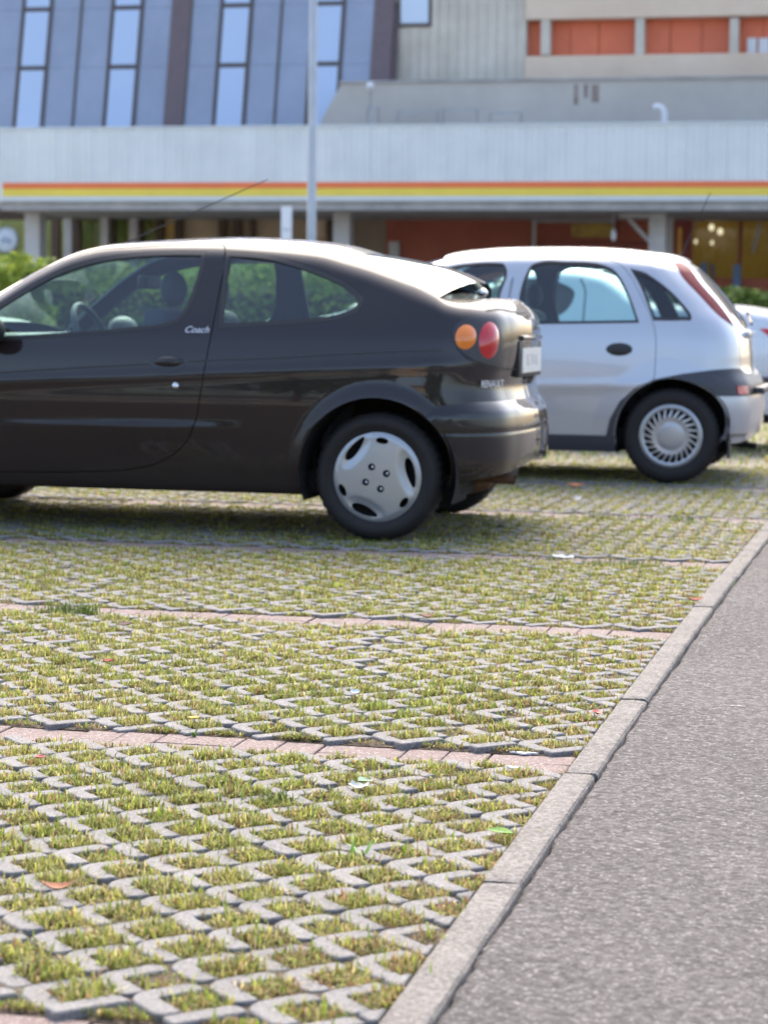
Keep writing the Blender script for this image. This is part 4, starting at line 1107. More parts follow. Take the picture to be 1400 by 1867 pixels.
box("latch_handle", pc_ - .01, pc_ + .03, -.28, .28, .90, .945, M_silver, root_c, .01)
box("number_plate", pc_ - .005, pc_ + .012, -.26, .26, .76, .87, M_plate, root_c, .003)
wp2 = tube("rear_wiper", [(pc_ + .02, 0, .99), (pc_ + .0, .12, 1.02), (pc_ - .03, .32, 1.06)], .010, M_black, root_c)
bx_ = cor.P(cor.smax, .56)[0]
box("bumper_strip", bx_ - .02, bx_ + .045, -.45, .45, zb2 + .01, zb2 + .05, M_clad, root_c, .012)
ap = cor.P(cor.inv([(1195, 470)])[0][0], 1.3)[0]
tube("aerial", [(ap - .02, 0, zc + .03), (ap + .005, 0, zc + .075), (ap + .17, 0, zc + .45)], [.010, .005, .0025], M_black, root_c, 6)
box("underbody", -2.9, .32, -.62, .62, .20, .32, M_dark, root_c)
box("mud_flap", .345, .36, -.80, -.66, .165, .32, M_black, root_c); box("mud_flap", .345, .36, .66, .80, .165, .32, M_black, root_c)
tube("exhaust", [(.1, -.3, .25), (.35, -.42, .245), (.50, -.43, .225)], .02, M_dark, root_c, 10)
for lx in (0, -2.491):
    for sg in (-1, 1):
        V = []; f = []
        for t in np.linspace(math.radians(-20), math.radians(200), 26):
            for yy in (.81, .48): V.append((lx + (CA + .012) * math.cos(t), sg * yy, COR_R + .01 + (CA + .012) * math.sin(t)))
        for i in range(25): f.append((i * 2, i * 2 + 1, i * 2 + 3, i * 2 + 2))
        f.append(tuple(range(1, len(V), 2)))
        mesh("wheel_well", V, f, M_dark, root_c)
wheel(root_c, 0, -.715, COR_R, .180, .193, 'turbine', -1); wheel(root_c, 0, .715, COR_R, .180, .193, 'plain', 1)
wheel(root_c, -2.491, -.715, COR_R, .180, .193, 'turbine', -1); wheel(root_c, -2.491, .715, COR_R, .180, .193, 'plain', 1)
interior(root_c, .78, -1.25, -.30, 1.3, -1, .33, -1.80, .93, (-2.0, .25))
for sg, par in ((1, fn_), (-1, ff_)):
    p = cor.P(-1.98, 1.0); mo = ball("door_mirror", (p[0], (p[1] - .10) * sg, 1.02), (.07, .11, .07), M_black, par)

# ---------------- pale saloon beyond
root_s = empty("parked_saloon")
SAL_O = (-1.67, 18.75, 0.0); root_s.location = SAL_O
tag(root_s, "pale silver saloon at the right edge, mostly hidden behind the silver hatchback", "car", "cars parked on the grass pavers")
sal = Car(root_s, SAL_O, 0.0,
    plan=[(-3.45, .0), (-3.43, .25), (-3.35, .5), (-3.2, .68), (-2.9, .80), (-2.5, .845), (-1.6, .86), (-.7, .86), (.1, .85), (.5, .825), (.78, .77), (.92, .68), (1.0, .55), (1.05, .35), (1.07, .18), (1.075, 0)],
    anchor=-1.2, W=.86,
    win=[(.10, .10), (.2, .05), (.3, .02), (.5, .004), (.65, .0), (.8, .012), (.9, .03), (1.0, .062), (1.1, .11), (1.2, .165), (1.3, .22), (1.38, .27), (1.5, .35)],
    rin=[(.10, .12), (.3, .03), (.45, .0), (.6, .01), (.7, .05), (.9, .05), (1.05, .06), (1.2, .12), (1.5, .3)],
    ramp=(.4, 1.0), fin=[(.1, .1), (.5, .0), (.8, .15), (1.0, .35), (1.5, 1.0)], framp=(-2.6, -3.4))
Tl = sal.inv([(840, 497), (900, 491), (960, 490), (1020, 491), (1070, 496), (1095, 503), (1120, 520), (1145, 540), (1170, 552), (1200, 557), (1300, 559), (1360, 563), (1395, 569)])
zl = Tl[-1][1]
Tl = [(sal.smin, .68), (-3.4, .72), (-3.1, .82), (-2.7, .92), (-2.3, .99), (-2.1, 1.05), (-1.75, 1.25), (-1.5, 1.36)] + [t for t in Tl if t[0] > -1.4] + [(Tl[-1][0] + .15, zl - .01), (sal.smax, zl)]
sal.setT(Tl)
tops = [(a, float(sal.zT(a))) for a in np.linspace(sal.smin, sal.smax, 200)]
SR = .30
polys = tops + [(sal.smax, .30), (.6, .27)] + arc_sz(0, SR, .35, 0, math.pi, 24) + [(-.36, .2), (-2.25, .2)] + arc_sz(-2.6, SR, .35, 0, math.pi, 24) + [(-3.0, .22), (sal.smin, .22)]
zg = .99
swin = ccw(cr_spline([(-1.86, zg, 1), (-1.55, 1.235), (-1.30, 1.30), (-.95, 1.325), (-.60, 1.30), (-.47, 1.22), (-.50, 1.10), (-.60, 1.02), (-.75, zg, 1)], True, 6))
s_w = sal.inv([(1048, 524)])[0]
dx_ = s_w[0] - (-.47); swin = [(a + dx_, b) for a, b in swin]
sal.panel("body", polys, [swin], M_white, mirror='join', grid=.03, step=.025)
window(sal, "window_glass", swin, .02, None, M_glassd)
sB = [t[0] for t in Tl]
s_rf1 = sal.inv([(1092, 502)])[0][0]; s_rg1 = sal.inv([(1160, 549)])[0][0]
sal.lid("bonnet", sal.smin, -2.15, M_white, .05); sal.lid("windscreen", -2.15, -1.5, M_glassd, .03, -.12)
sal.lid("roof", -1.5, s_rf1, M_white, .05); sal.lid("rear_window", s_rf1, s_rg1, M_glassd, .05, lambda u: .06 * min(1, (u - s_rf1) / .15), 2.0)
sal.lid("boot_lid", s_rg1, sal.smax, M_white, .03, 0, 2.2)
lc = sal.inv([(1384, 599), (1420, 598), (1425, 622), (1402, 613)])
for sg in (1, -1):
    o = sal.panel("tail_lamp", [p[:2] for p in lc], [], M_red, off=.006, flange=.01, grid=.03); o.scale = (1, sg, 1)
sal.strip("door_line", sal.inv([(1058, 507), (1066, 525), (1065, 560), (1062, 600)]), .012, M_seal, .001)
sal.panel("rub_strip", [(.45, .52), (sal.smax, .50), (sal.smax, .57), (.45, .57)], [], M_clad, off=.02, flange=.02, grid=.04, mirror='join')
box("underbody", -3.0, .8, -.65, .65, .2, .34, M_dark, root_s)
for lx in (0, -2.6):
    wheel(root_s, lx, -.74, SR, .185, .19, 'plain', -1); wheel(root_s, lx, .74, SR, .185, .19, 'plain', 1)
interior(root_s, .8, -1.1, -.35, 1.3, -1, .34, -1.9, .95, (-2.1, .2))
# ------------------------------------------------------------------ the building across the car park
M_pale = stony("pale fascia sheet", (.73, .765, .765), (.81, .835, .83), (.79, .815, .81), 3, .45, .05, 20, .5, .9, .08)
M_orange = mat("orange stripe", (.90, .20, .06), .5, var=.06, vscale=.8)
M_yellow = mat("yellow stripe", (.88, .66, .09), .5, var=.06, vscale=.8)
M_trim = mat("pale trim", (.66, .70, .72), .5, var=.05, vscale=1)
M_cslab = mat("soffit concrete", (.32, .31, .31), .9, col2=(.5, .48, .47), vscale=1.6)
M_bconc = mat("beige board concrete", (.56, .51, .43), .9, col2=(.70, .65, .56), vscale=.9, bump=.2, bscale=12)
M_pconc = mat("pink beige concrete", (.72, .56, .42), .9, col2=(.80, .65, .51), vscale=.7, bump=.2, bscale=12)
M_gconc = mat("grey concrete parapet", (.48, .455, .42), .9, col2=(.58, .55, .505), vscale=.5, bump=.15, bscale=8)
M_stain = mat("rust stain", (.26, .20, .17), .9, col2=(.36, .31, .28), vscale=3)
M_redp = mat("red orange panel", (.74, .19, .095), .6, var=.12, vscale=.6)
M_redw = mat("dark red wall", (.42, .12, .075), .75, var=.15, vscale=.5)
M_redf = mat("dark red frame", (.26, .05, .04), .5)
M_brown = mat("brown wall", (.28, .215, .165), .85, var=.15, vscale=.6)
M_brownd = mat("dark brown post", (.11, .07, .05), .7)
M_frame = mat("bronze window frame", (.10, .08, .075), .5)
M_umber = mat("brown cladding strip", (.155, .115, .125), .6, var=.1)
M_skyglass = mat("blue window glass", (.44, .55, .74), .06, metal=.0, coat=1., spec=1.0)
M_spand = mat("grey blue spandrel glass", (.26, .295, .385), .10, coat=1., spec=1.0, var=.12, vscale=.5)
M_col = mat("pale column", (.55, .54, .55), .8, var=.08, vscale=2)
M_shop = mat("shop interior wall", (.70, .58, .22), .8, col2=(.36, .44, .16), vscale=1.3)
M_shop2 = mat("lit shop interior", (.36, .18, .05), .8, col2=(.13, .05, .02), vscale=.9, emit=(.5, .26, .05), es=.07)
M_beigew = mat("beige wall", (.66, .50, .34), .8, col2=(.46, .35, .25), vscale=1.2)
M_wht = mat("white board", (.72, .74, .78), .6)
M_galv = mat("galvanised steel", (.42, .47, .55), .45, metal=.4, var=.1, vscale=3)
M_bglass = glass_mat("shop glass", (.75, .8, .72), 1.0)
M_lampw = mat("warm lamp", (.9, .8, .7), .5, emit=(1, .8, .65), es=.55)
M_blue = mat("sign blue", (.12, .20, .36), .5)

YC = 58.0
bld = empty("shop_building", (0, YC, 0)); tag(bld, "long shop building with pale ribbed fascia striped orange and yellow, red panels above", "building")
def part(o, parent=bld):
    o.parent = parent; o.matrix_parent_inverse = Matrix.Translation((0, -YC, 0)); return o
def bpx(name, x0, y0, x1, y1, Y, d, mt, parent=bld, bev=0.0):
    xm, ym = (x0 + x1) / 2, (y0 + y1) / 2
    a = onY(x0, ym, Y)[0]; b = onY(x1, ym, Y)[0]; zt = onY(xm, y0, Y)[1]; zb = onY(xm, y1, Y)[1]
    o = box(name, a, b, Y, Y + d, zb, zt, mt); 
    if bev: bevel(o, bev)
    return part(o, parent) if parent is bld else sub(o, parent)
def sub(o, parent):
    o.parent = parent; return o
XL = onY(5, 300, YC)[0]; XR = onY(1400, 300, YC)[0] + 9
ZT = onY(700, 226, YC)[1]; ZO1 = onY(700, 331, YC)[1]; ZO0 = onY(700, 342.5, YC)[1]; ZY0 = onY(700, 357, YC)[1]; ZB = onY(700, 366, YC)[1]; ZS = onY(700, 382, YC)[1]
# roof slab behind the fascia, its concrete edge below
part(box("canopy_slab", XL - .2, XR, YC + .25, YC + 9, ZS, ZB + .5, M_cslab))
part(box("canopy_edge", XL - .05, XR, YC + .10, YC + .249, ZS, ZB - .003, M_cslab))
part(box("canopy_side", XL - .12, XL - .004, YC + .0, YC + 8, ZB, ZT, M_pale))
# ribbed fascia sheets
pw_ = onY(735, 300, YC)[0] - onY(700, 300, YC)[0]; nP = int((XR - XL) / pw_)
def rib_mesh():
    prof = [(0, .012), (.01, 0), (.24, 0), (.27, .016), (.33, .016), (.36, 0), (.63, 0), (.66, .016), (.72, .016), (.75, 0), (.985, 0), (.995, .02)]
    v = [(a * pw_, YC + .0 + b, z) for z in (ZO1, ZT - .06) for a, b in prof]; n = len(prof)
    return v, [(i, i + 1, n + i + 1, n + i) for i in range(n - 1)]
v, f = rib_mesh(); rme = bpy.data.meshes.new("fascia_panel"); rme.from_pydata(v, [], f); rme.materials.append(M_pale); rme.update()
for i in range(nP + 1):
    o = put(bpy.data.objects.new("fascia_panel", rme)); o.location = (XL + i * pw_, random.gauss(0, .004), 0); part(o)
part(box("fascia_cap", XL - .03, XR, YC - .03, YC + .2, ZT - .062, ZT, M_trim))
part(box("orange_stripe", XL, XR, YC - .014, YC + .05, ZO0 + .003, ZO1, M_orange))
part(box("yellow_stripe", XL, XR, YC - .012, YC + .05, ZY0 + .003, ZO0, M_yellow))
part(box("fascia_trim", XL - .03, XR, YC - .03, YC + .05, ZB, ZY0, M_trim))
part(box("fascia_backing", XL, XR, YC + .055, YC + .24, ZB, ZT - .065, M_cslab))

# leaning glazed wall on the upper left
YG = YC + 3.0; LEAN = math.radians(12.5); zg0 = onY(400, 226, YG)[1] - .6
PN = np.array([0, math.cos(LEAN), -math.sin(LEAN)]); P0 = np.array([0, YG, zg0]); UPV = np.array([0, math.sin(LEAN), math.cos(LEAN)])
def onG(px, py):
    d = ray(px, py); t = ((P0 - CAMPOS) @ PN) / (d @ PN); p = CAMPOS + d * t
    return p[0], (p - P0) @ UPV
def gbox(name, x0, x1, h0, h1, d0, d1, mt, parent=None):
    V = []
    for (x, dd, h) in boxv(x0, x1, d0, d1, h0, h1): V.append(P0 * [0, 1, 1] + np.array([x, 0, 0]) + UPV * h + PN * dd)
    o = mesh(name, V, BOXF, mt); return part(o) if parent is None else sub(o, parent)
h_mid = onG(400, 119)[1]; h_top = onG(400, 10)[1]; hs = [0.0, h_mid, h_top, 2 * h_top - h_mid, 3 * h_top - 2 * h_mid, 4 * h_top - 3 * h_mid]
mods = [-128, -74, -20, 34, 87, 141, 197, 253, 306, 342, 396, 453, 507, 564, 622, 676, 712]
mx_ = [onG(a, 119)[0] for a in mods]
winset = {(34, 87), (197, 253), (396, 453), (564, 622), (-128, -74)}; brown = {(306, 342), (676, 712)}
gbox("glazed_wall_backing", mx_[0] - .5, mx_[-1] + .1, -.2, hs[-1], .12, .4, M_umber)
for i in range(len(mods) - 1):
    a, b = mx_[i], mx_[i + 1]; key = (mods[i], mods[i + 1])
    if key in brown:
        gbox("cladding_strip", a, b, 0, hs[-1], -.04, .11, M_umber); continue
    for j in range(len(hs) - 1):
        if key in winset:
            fr = gbox("window", a + .02, b - .02, hs[j] + .006, hs[j + 1] - .006, -.02, .10, M_frame)
            t_ = .07
            o = gbox("pane", a + .02 + t_, b - .02 - t_, hs[j] + t_, hs[j + 1] - t_, -.028, -.0215, M_skyglass, fr)
            o.matrix_parent_inverse = Matrix.Identity(4)
            o.parent = fr; 
        else:
            gbox("spandrel_panel", a + .012, b - .012, hs[j] + .004, hs[j + 1] - .004, .0, .10, M_spand)
    gbox("mullion", a - .03, a + .03, 0, hs[-1], -.045, .11, M_frame)
# block behind, concrete stair tower, upper storeys on the right
YU = YC + 4.0
zroof = onY(700, -330, YU)[1]
x712 = onY(712, 70, YU)[0]; x958 = onY(959, 70, YU)[0]
part(box("tower_wall", x712, x958, YU + .06, YU + 6, ZB, zroof, M_bconc))
# board marks
nb_ = 14
for i in range(nb_):
    a = x712 + (x958 - x712) * i / nb_; b = x712 + (x958 - x712) * (i + 1) / nb_
    part(box("wall_panel", a + .006, b - .006, YU + random.uniform(0, .02), YU + .058, ZB + .1, zroof - .02, M_bconc))
fr = bpx("window", 724, -70, 787, 48, YU - .03, .10, M_frame); 
o = bpx("pane", 731, -64, 781, 41, YU - .04, .0085, M_skyglass, fr)
o.parent = fr
part(box("main_block", mx_[0] - 4, XR + 3, YU + 6.1, YU + 18, 0, zroof, M_bconc))
xr2 = XR + 3
def band(name, y0, y1, mt, Y0, dep): 
    zt, zb = onY(1180, y0, YU)[1], onY(1180, y1, YU)[1]
    return part(box(name, x958 + .004, xr2, Y0, Y0 + dep, zb, zt, mt))
band("upper_band", -330, 31, M_pconc, YU - .1, 4.0); band("lower_band", 99, 148, M_pconc, YU - .1, 4.0)
zt, zb = onY(1180, 31, YU)[1], onY(1180, 99, YU)[1]
part(box("recess_wall", x958 + .01, xr2, YU + .5, YU + .7, zb, zt, M_redf))
xx = [960, 990, 1040, 1092, 1164, 1222, 1280, 1336, 1392, 1450, 1510, 1570, 1640, 1710]
for i in range(len(xx) - 1):
    a, b = onY(xx[i], 65, YU + .4)[0], onY(xx[i + 1], 65, YU + .4)[0]
    part(box("red_panel", a + .01, b - .01, YU + .38 + .03 * (i % 2), YU + .49, zb + .01, zt - .01, M_redp))
for a in (994, 1166, 1338, 1512, 1686):
    bpx("pier", a - 8, 31.5, a + 8, 98.5, YU - .06, .42, M_bconc)
for a, b in ((1362, 1379), (1383, 1402)):
    fr = bpx("window", a, 68, b, 98.4, YU + .33, .045, M_trim)
    o = bpx("pane", a + 2.5, 70.5, b - 2.5, 97, YU + .322, .0075, M_wht, fr); o.parent = fr
# grey parapet of the low roof with its slanting end
YPp = YC + 2.2
pv = [onY(585, 219, YPp), onY(622, 152, YPp), onY(1400, 140, YPp), onY(1400, 235, YPp), onY(590, 235, YPp)]
ext = XR + 2
pts = [(onY(585, 219, YPp)[0], pv[0][1]), (pv[1][0], pv[1][1]), (ext, pv[1][1]), (ext, pv[4][1] - .3), (pv[4][0] - .06, pv[4][1] - .3)]
v = [(a, YPp, z) for a, z in pts] + [(a, YPp + 1.2, z) for a, z in pts]; k5 = 5
part(mesh("low_parapet", v, [(0, 1, 2, 3, 4), (9, 8, 7, 6, 5)] + [(i, i + 5, (i + 1) % 5 + 5, (i + 1) % 5) for i in range(5)], M_gconc))
part(box("parapet_coping", pv[1][0] - .05, ext, YPp - .05, YPp + 1.25, pv[1][1] + .002, pv[1][1] + .07, M_cslab))
for a, b, y1 in ((1046, 1054, 190), (1064, 1072, 178), (1078, 1092, 186)):
    bpx("stain", a, 153, b, y1, YPp - .004, .003, M_stain)
# things on the canopy roof
def thing_px(name, x, y, Y): X_, Z_ = onY(x, y, Y); return X_, Z_
X_, Z_ = onY(675, 156, YC + 1.6)
gl = empty("globe_lamp", (X_, YC + 1.6, Z_ - 1.4)); tag(gl, "small white globe lamp on a thin post above the canopy", "lamp")
o = ball("globe", (0, 0, 1.4), (.11, .11, .11), M_wht, gl); tube("post", [(0, 0, 0), (0, 0, 1.3)], .018, M_galv, gl)
X_, Z_ = onY(1211, 222, YC + .8); s_ = YC / F
vp = empty("vent_pipe", (X_, YC + .8, Z_ - .3)); tag(vp, "white bent vent pipe poking above the fascia on the right", "pipe")
u_ = 58.8 / F
tube("pipe_bend", [(0, 0, -.1), (0, 0, .45), (-.02, 0, .58), (-.10, 0, .68), (-.20, 0, .70), (-.28, 0, .67)], .085, M_wht, vp, 12)
lathe("pipe_collar", [(.10, .0), (.12, .02), (.12, .07), (.09, .08)], 16, M_galv, vp, 'Z')
for (x0, x1, y0) in ((668, 692, 196), (724, 800, 203), (806, 872, 199), (892, 952, 205)):
    Xa, Za = onY(x0, y0, YC + 1.3); Xb, _ = onY(x1, y0, YC + 1.3); zc0 = ZB + .5
    rr = empty("roof_railing", (Xa, YC + 1.3, zc0)); L = Xb - Xa; hgt = Za - zc0
    tag(rr, {668: "short grey pipe rail on the canopy roof below the globe lamp", 724: "low grey pipe rail on the canopy roof, second from left", 806: "low grey pipe rail on the canopy roof, third from left", 892: "grey pipe rail on the canopy roof nearest the white vent pipe"}[x0], "railing", "pipe rails on the canopy roof")
    tube("top_rail", [(0, 0, hgt), (L, 0, hgt)], .016, M_galv, rr); tube("mid_rail", [(0, 0, hgt * .75), (L, 0, hgt * .75)], .012, M_galv, rr)
    for q in np.linspace(0.03, L - .03, max(2, int(L / .45))): tube("rail_post", [(q, 0, 0), (q, 0, hgt - .03)], .014, M_galv, rr, 8)

# ---- ground floor
YW = YC + 6.0; zs_ = ZS + .02
part(box("ground_floor_back", XL - 6, XR + 3, YW + 1.2, YW + 1.6, 0, ZS + .4, M_brownd))
def gf(name, x0, x1, mt, Y=YW, d=.2, y0=383, y1=None, z0=0.0, parent=bld):
    ym = 430; a = onY(x0, ym, Y)[0]; b = onY(x1, ym, Y)[0]; zt = onY((x0 + x1) / 2, y0, Y)[1] if y0 > 383 else ZS
    zb = z0 if y1 is None else onY((x0 + x1) / 2, y1, Y)[1]
    o = box(name, a, b, Y, Y + d, zb, zt, mt); return part(o) if parent is bld else sub(o, parent)
# left: glazed shop front with pale posts
gf("shop_interior", -250, 290, M_shop, YW + .6, .1)
for a, b in ((-140, -70), (-66, -4), (0, 42), (74, 112), (133, 180), (198, 232), (252, 276)):
    o = gf("shop_window", a, b, M_bglass, YW, .02)
for a, b in ((45, 72), ): gf("column", a, b, M_col, YW - 4.2, .5)
for a, b in ((116, 130), (183, 196), (236, 249)): gf("post", a, b, M_col, YW - 1.0, .2)
for a, b in ((93, 107), (131, 146), (197, 207), (250, 258), (284, 297), (318, 330)): gf("brown_post", a, b, M_brownd, YW - .3, .2)
gf("yellow_poster", 298, 318, mat("yellow poster", (.75, .5, .16), .6, var=.2, vscale=2), YW - .05, .02, 392, 440)
gf("beige_wall", 330, 604, M_beigew, YW, .2)
for a, b, y0 in ((398, 410, 388), (424, 438, 386), (455, 463, 392)): gf("brown_post", a, b, M_brownd, YW - .3, .2, y0)
gf("pale_sheet", 575, 592, mat("pale orange sheet", (.75, .55, .4), .6), YW - .06, .03, 388, 432)
gf("brown_post", 596, 603, M_brownd, YW - .2, .15)
gf("column", 607, 636, M_col, YW - 4.2, .5)
gf("brown_wall", 604.5, 703, M_brown, YW - .02, .2)
gf("red_wall", 703.5, 968, M_redw, YW - .03, .2)
gf("wall_box", 709, 727, M_col, YW - .2, .16, 440, 470)
gf("post", 970, 976, M_col, YW - .4, .12)
gf("red_wall", 976.5, 1180, M_redw, YW - .01, .2)
bpx("lintel", 974, 394, 1120, 405, YW - .3, .15, M_cslab)
bpx("notice_board", 1042, 407, 1118, 432, YW - .2, .08, mat("yellow notice", (.62, .42, .08), .6, col2=(.35, .22, .06), vscale=3))
bpx("lower_rail", 976, 440, 1180, 447, YW - .25, .1, M_redf)
gf("column", 1183, 1213, M_col, YW - 4.2, .5)
gf("post", 1217, 1226, M_col, YW - 2.0, .2)
bpx("beam", 1130, 388, 1183, 397, YC + 2.0, .2, M_col)
Xa, Za = onY(1146, 398, YC + 1.9); Xb, Zb2 = onY(1184, 440, YC + 1.9)
part(tube("brace", [(Xa, YC + 1.9, Za), (Xb, YC + 1.9, Zb2)], .055, M_col))
X_, Z_ = onY(1119, 400, YC + 1.5)
hl = empty("hanging_lantern", (X_, YC + 1.5, Z_ - .5)); tag(hl, "pale hanging lantern under the canopy left of the diagonal brace", "lantern")
tube("chain", [(0, 0, .25), (0, 0, ZS - Z_ + .5)], .015, M_galv, hl); ball("lantern_glass", (0, 0, .1), (.07, .07, .16), M_wht, hl)
# right: red framed shop front
gf("shop_interior", 1180, 1640, M_shop2, YW + .7, .1)
for a, b in ((1228, 1262), (1346, 1353), (1430, 1438), (1520, 1530)): gf("red_frame", a, b, M_redf, YW - .02, .15)
bpx("red_head", 1228, 383, 1640, 399, YW - .04, .15, M_redf)
bpx("red_base", 1262, 508, 1640, 700, YW - .03, .15, M_redw)
for a, b in ((1263, 1345.5), (1353.5, 1429.5), (1438.5, 1519.5)): bpx("shop_window", a, 399.5, b, 507.5, YW + .02, .02, M_bglass)
gf("brown_post", 1236, 1242, M_shop2, YW - .06, .03, 415, 470)
for k_, (x, y) in enumerate(((1297, 414), (1313, 421.5), (1268.5, 440), (1298, 442))):
    X_, Z_ = onY(x, y, YW + .45); o = ball("shop_lamp", (X_, YW + .45, Z_), (.075, .075, .095) if k_ < 2 else (.04, .04, .07), M_lampw)
    tag(o, ["left one of the two round warm lamps glowing in the red-framed shop window", "right one of the two round warm lamps glowing in the red-framed shop window", "small dim lamp at the left side of the red-framed shop window", "small dim lamp below the two bright shop lamps"][k_], "lamp", "lamps in the shop window")
o = bpx("blue_poster", 1336, 482, 1350, 534, YW - .25, .08, M_blue)
bpx("blue_poster", 1277, 478, 1288, 520, YW - .2, .08, M_blue); bpx("blue_poster", 1294, 480, 1303, 510, YW - .2, .08, M_umber)
Xa, Za = onY(1386, 408, YW - .1); Xb, Zb2 = onY(1372, 460, YW - .1)
part(tube("door_bar", [(Xa, YW - .1, Za), (Xb, YW - .1, Zb2)], .05, M_col))
# round sign at the left
X_, Z_ = onY(11, 437, YC + 3); r_ = 23 * (YC + 3) / F
sg_ = empty("round_sign", (X_, YC + 3, Z_)); tag(sg_, "round white sign with dark blue lettering at the left edge", "sign")
lathe("sign_disc", [(.0, 0), (r_ - .03, 0), (r_, .02), (r_, .07), (0, .07)], 40, mat("sign white", (.62, .70, .78), .4), sg_)
lathe("sign_rim", [(r_ - .02, -.02), (r_ + .02, -.02), (r_ + .02, .08), (r_ - .02, .08)], 40, M_galv, sg_)
Mt = Matrix.Translation((0, -.006, .0)) @ Matrix(((1, 0, 0, 0), (0, 0, 1, 0), (0, 1, 0, 0), (0, 0, 0, 1)))
t_ = text_mesh("sign_lettering", "dia", .30, .003, M_blue, sg_, Mt); t_["kind"] = "stuff"
tube("sign_bracket", [(0, .07, 0), (0, .6, 0)], .03, M_galv, sg_); tube("sign_post", [(0, .6, r_), (0, .6, -Z_ + .01)], .04, M_galv, sg_)
# white notice post
X_, Z_ = onY(522.5, 376, 50.0); wd_ = 10 * 50 / F
ns = empty("notice_post", (X_, 50.0, 0)); tag(ns, "white upright notice panel standing left of the lamp post", "sign")
box("notice_panel", -wd_, wd_, -.03, .03, .9, Z_, M_wht, ns, .01); box("panel_stripe", -wd_ * .7, wd_ * .7, -.034, -.031, Z_ - .55, Z_ - .50, M_galv, ns)
for q in (-1, 1): box("post", q * wd_ * .7 - .02, q * wd_ * .7 + .02, -.02, .02, 0, .9, M_galv, ns)
# lamp post
YP = 34.0; Xp = onY(569, 300, YP)[0]
lp = empty("lamp_post", (Xp, YP, 0)); tag(lp, "tall slim grey-blue steel lamp post in front of the fascia", "lamp post")
lathe("pole", [(.085, 0), (.072, 2.0), (.062, 5.0), (.045, 9.0)], 20, M_galv, lp, 'Z'); lathe("base_plate", [(.0, .03), (.16, .03), (.16, 0)], 16, M_galv, lp, 'Z')
tube("arm", [(0, 0, 8.9), (.1, -.1, 9.3), (.6, -.5, 9.6)], .035, M_galv, lp); rbox("lamp_head", .75, -.62, 9.62, .5, .3, .12, .04, M_galv, lp)

# ---- hedges, shrubs
def foliage(name, parent, boxes, n, size, cols, seed):
    r = np.random.default_rng(seed); Pp = []; 
    tot = sum(b[3] * b[5] + b[3] * b[4] * 2 for b in boxes)
    for (cx, cy, z0, lx, ly, hz) in boxes:
        k = int(n * (lx * hz + lx * ly * 2) / tot) + 1
        p = r.uniform(-1, 1, (k, 3)); 
        # push towards the surface, lumpy
        e = np.max(np.abs(p), axis=1, keepdims=True); p = p / e * (1 - np.abs(r.normal(0, .16, (k, 1)))).clip(.3, 1)
        lump = np.array([mnoise.noise(Vector((q[0] * lx * .9 + cx, q[1] * 1.7 + cy, q[2] * 1.9))) for q in p])
        q = p.copy(); q[:, 0] *= lx / 2; q[:, 1] *= ly / 2 * (1 + .35 * lump); q[:, 2] = (q[:, 2] * .5 + .5) * hz * (1 + .16 * lump)
        Pp.append(q + np.array([cx, cy, z0]))
    Pp = np.concatenate(Pp); N = len(Pp)
    a = r.normal(0, 1, (N, 3)); a /= np.linalg.norm(a, axis=1)[:, None]; b = np.cross(a, r.normal(0, 1, (N, 3))); b /= np.linalg.norm(b, axis=1)[:, None]
    s_ = size * r.uniform(.6, 1.4, (N, 1))
    V = np.stack([Pp - a * s_, Pp + b * s_ * .5, Pp + a * s_, Pp - b * s_ * .5], 1)
    C = np.asarray(cols)[r.integers(0, len(cols), N)] * r.uniform(.7, 1.3, (N, 1)); C = np.repeat(C[:, None, :], 4, 1)
    i4 = np.arange(N)[:, None] * 4 + np.arange(4)[None]
    return fast_mesh(name, V.reshape(-1, 3), [i4], M_leaf, parent, C.reshape(-1, 3))
M_twig = mat("hedge twigs", (.05, .04, .025), .9)
def hedge(name, label, x0, x1, ytop, Y, depth, cols, n, seed, size=.06, group="hedges along the car park"):
    xa = onY(x0, 560, Y)[0]; xb = onY(x1, 560, Y)[0]; zt = onY((x0 + x1) / 2, ytop, Y)[1]
    h = empty(name, ((xa + xb) / 2, Y, -.03)); tag(h, label, "hedge", group)
    L = xb - xa; foliage("leaves", h, [(0, depth / 2, .05, L, depth, zt)], n, size, cols, seed)
    o = box("branches", -L / 2 + .25, L / 2 - .25, .25, depth - .25, 0, zt - .35, M_twig, h)
    return h
G1 = [(.16, .24, .04), (.22, .30, .05), (.10, .17, .03), (.28, .33, .06)]; G2 = [(.09, .16, .035), (.14, .22, .05), (.06, .11, .025), (.18, .25, .07)]
hedge("hedge", "bright yellow-green clipped bush at the left edge beyond the coupe", -150, 22, 478, 30.0, 1.6, [(.24, .32, .05), (.30, .36, .06), (.16, .24, .04)], 9000, 1)
hedge("hedge", "long green hedge seen through the windows of the dark coupe", -260, 700, 486, 33.0, 1.6, G1, 26000, 2)
hedge("hedge", "low clipped green hedge at the right edge in front of the shop", 1180, 1560, 535, 46.0, 1.4, G2, 16000, 3, .07)
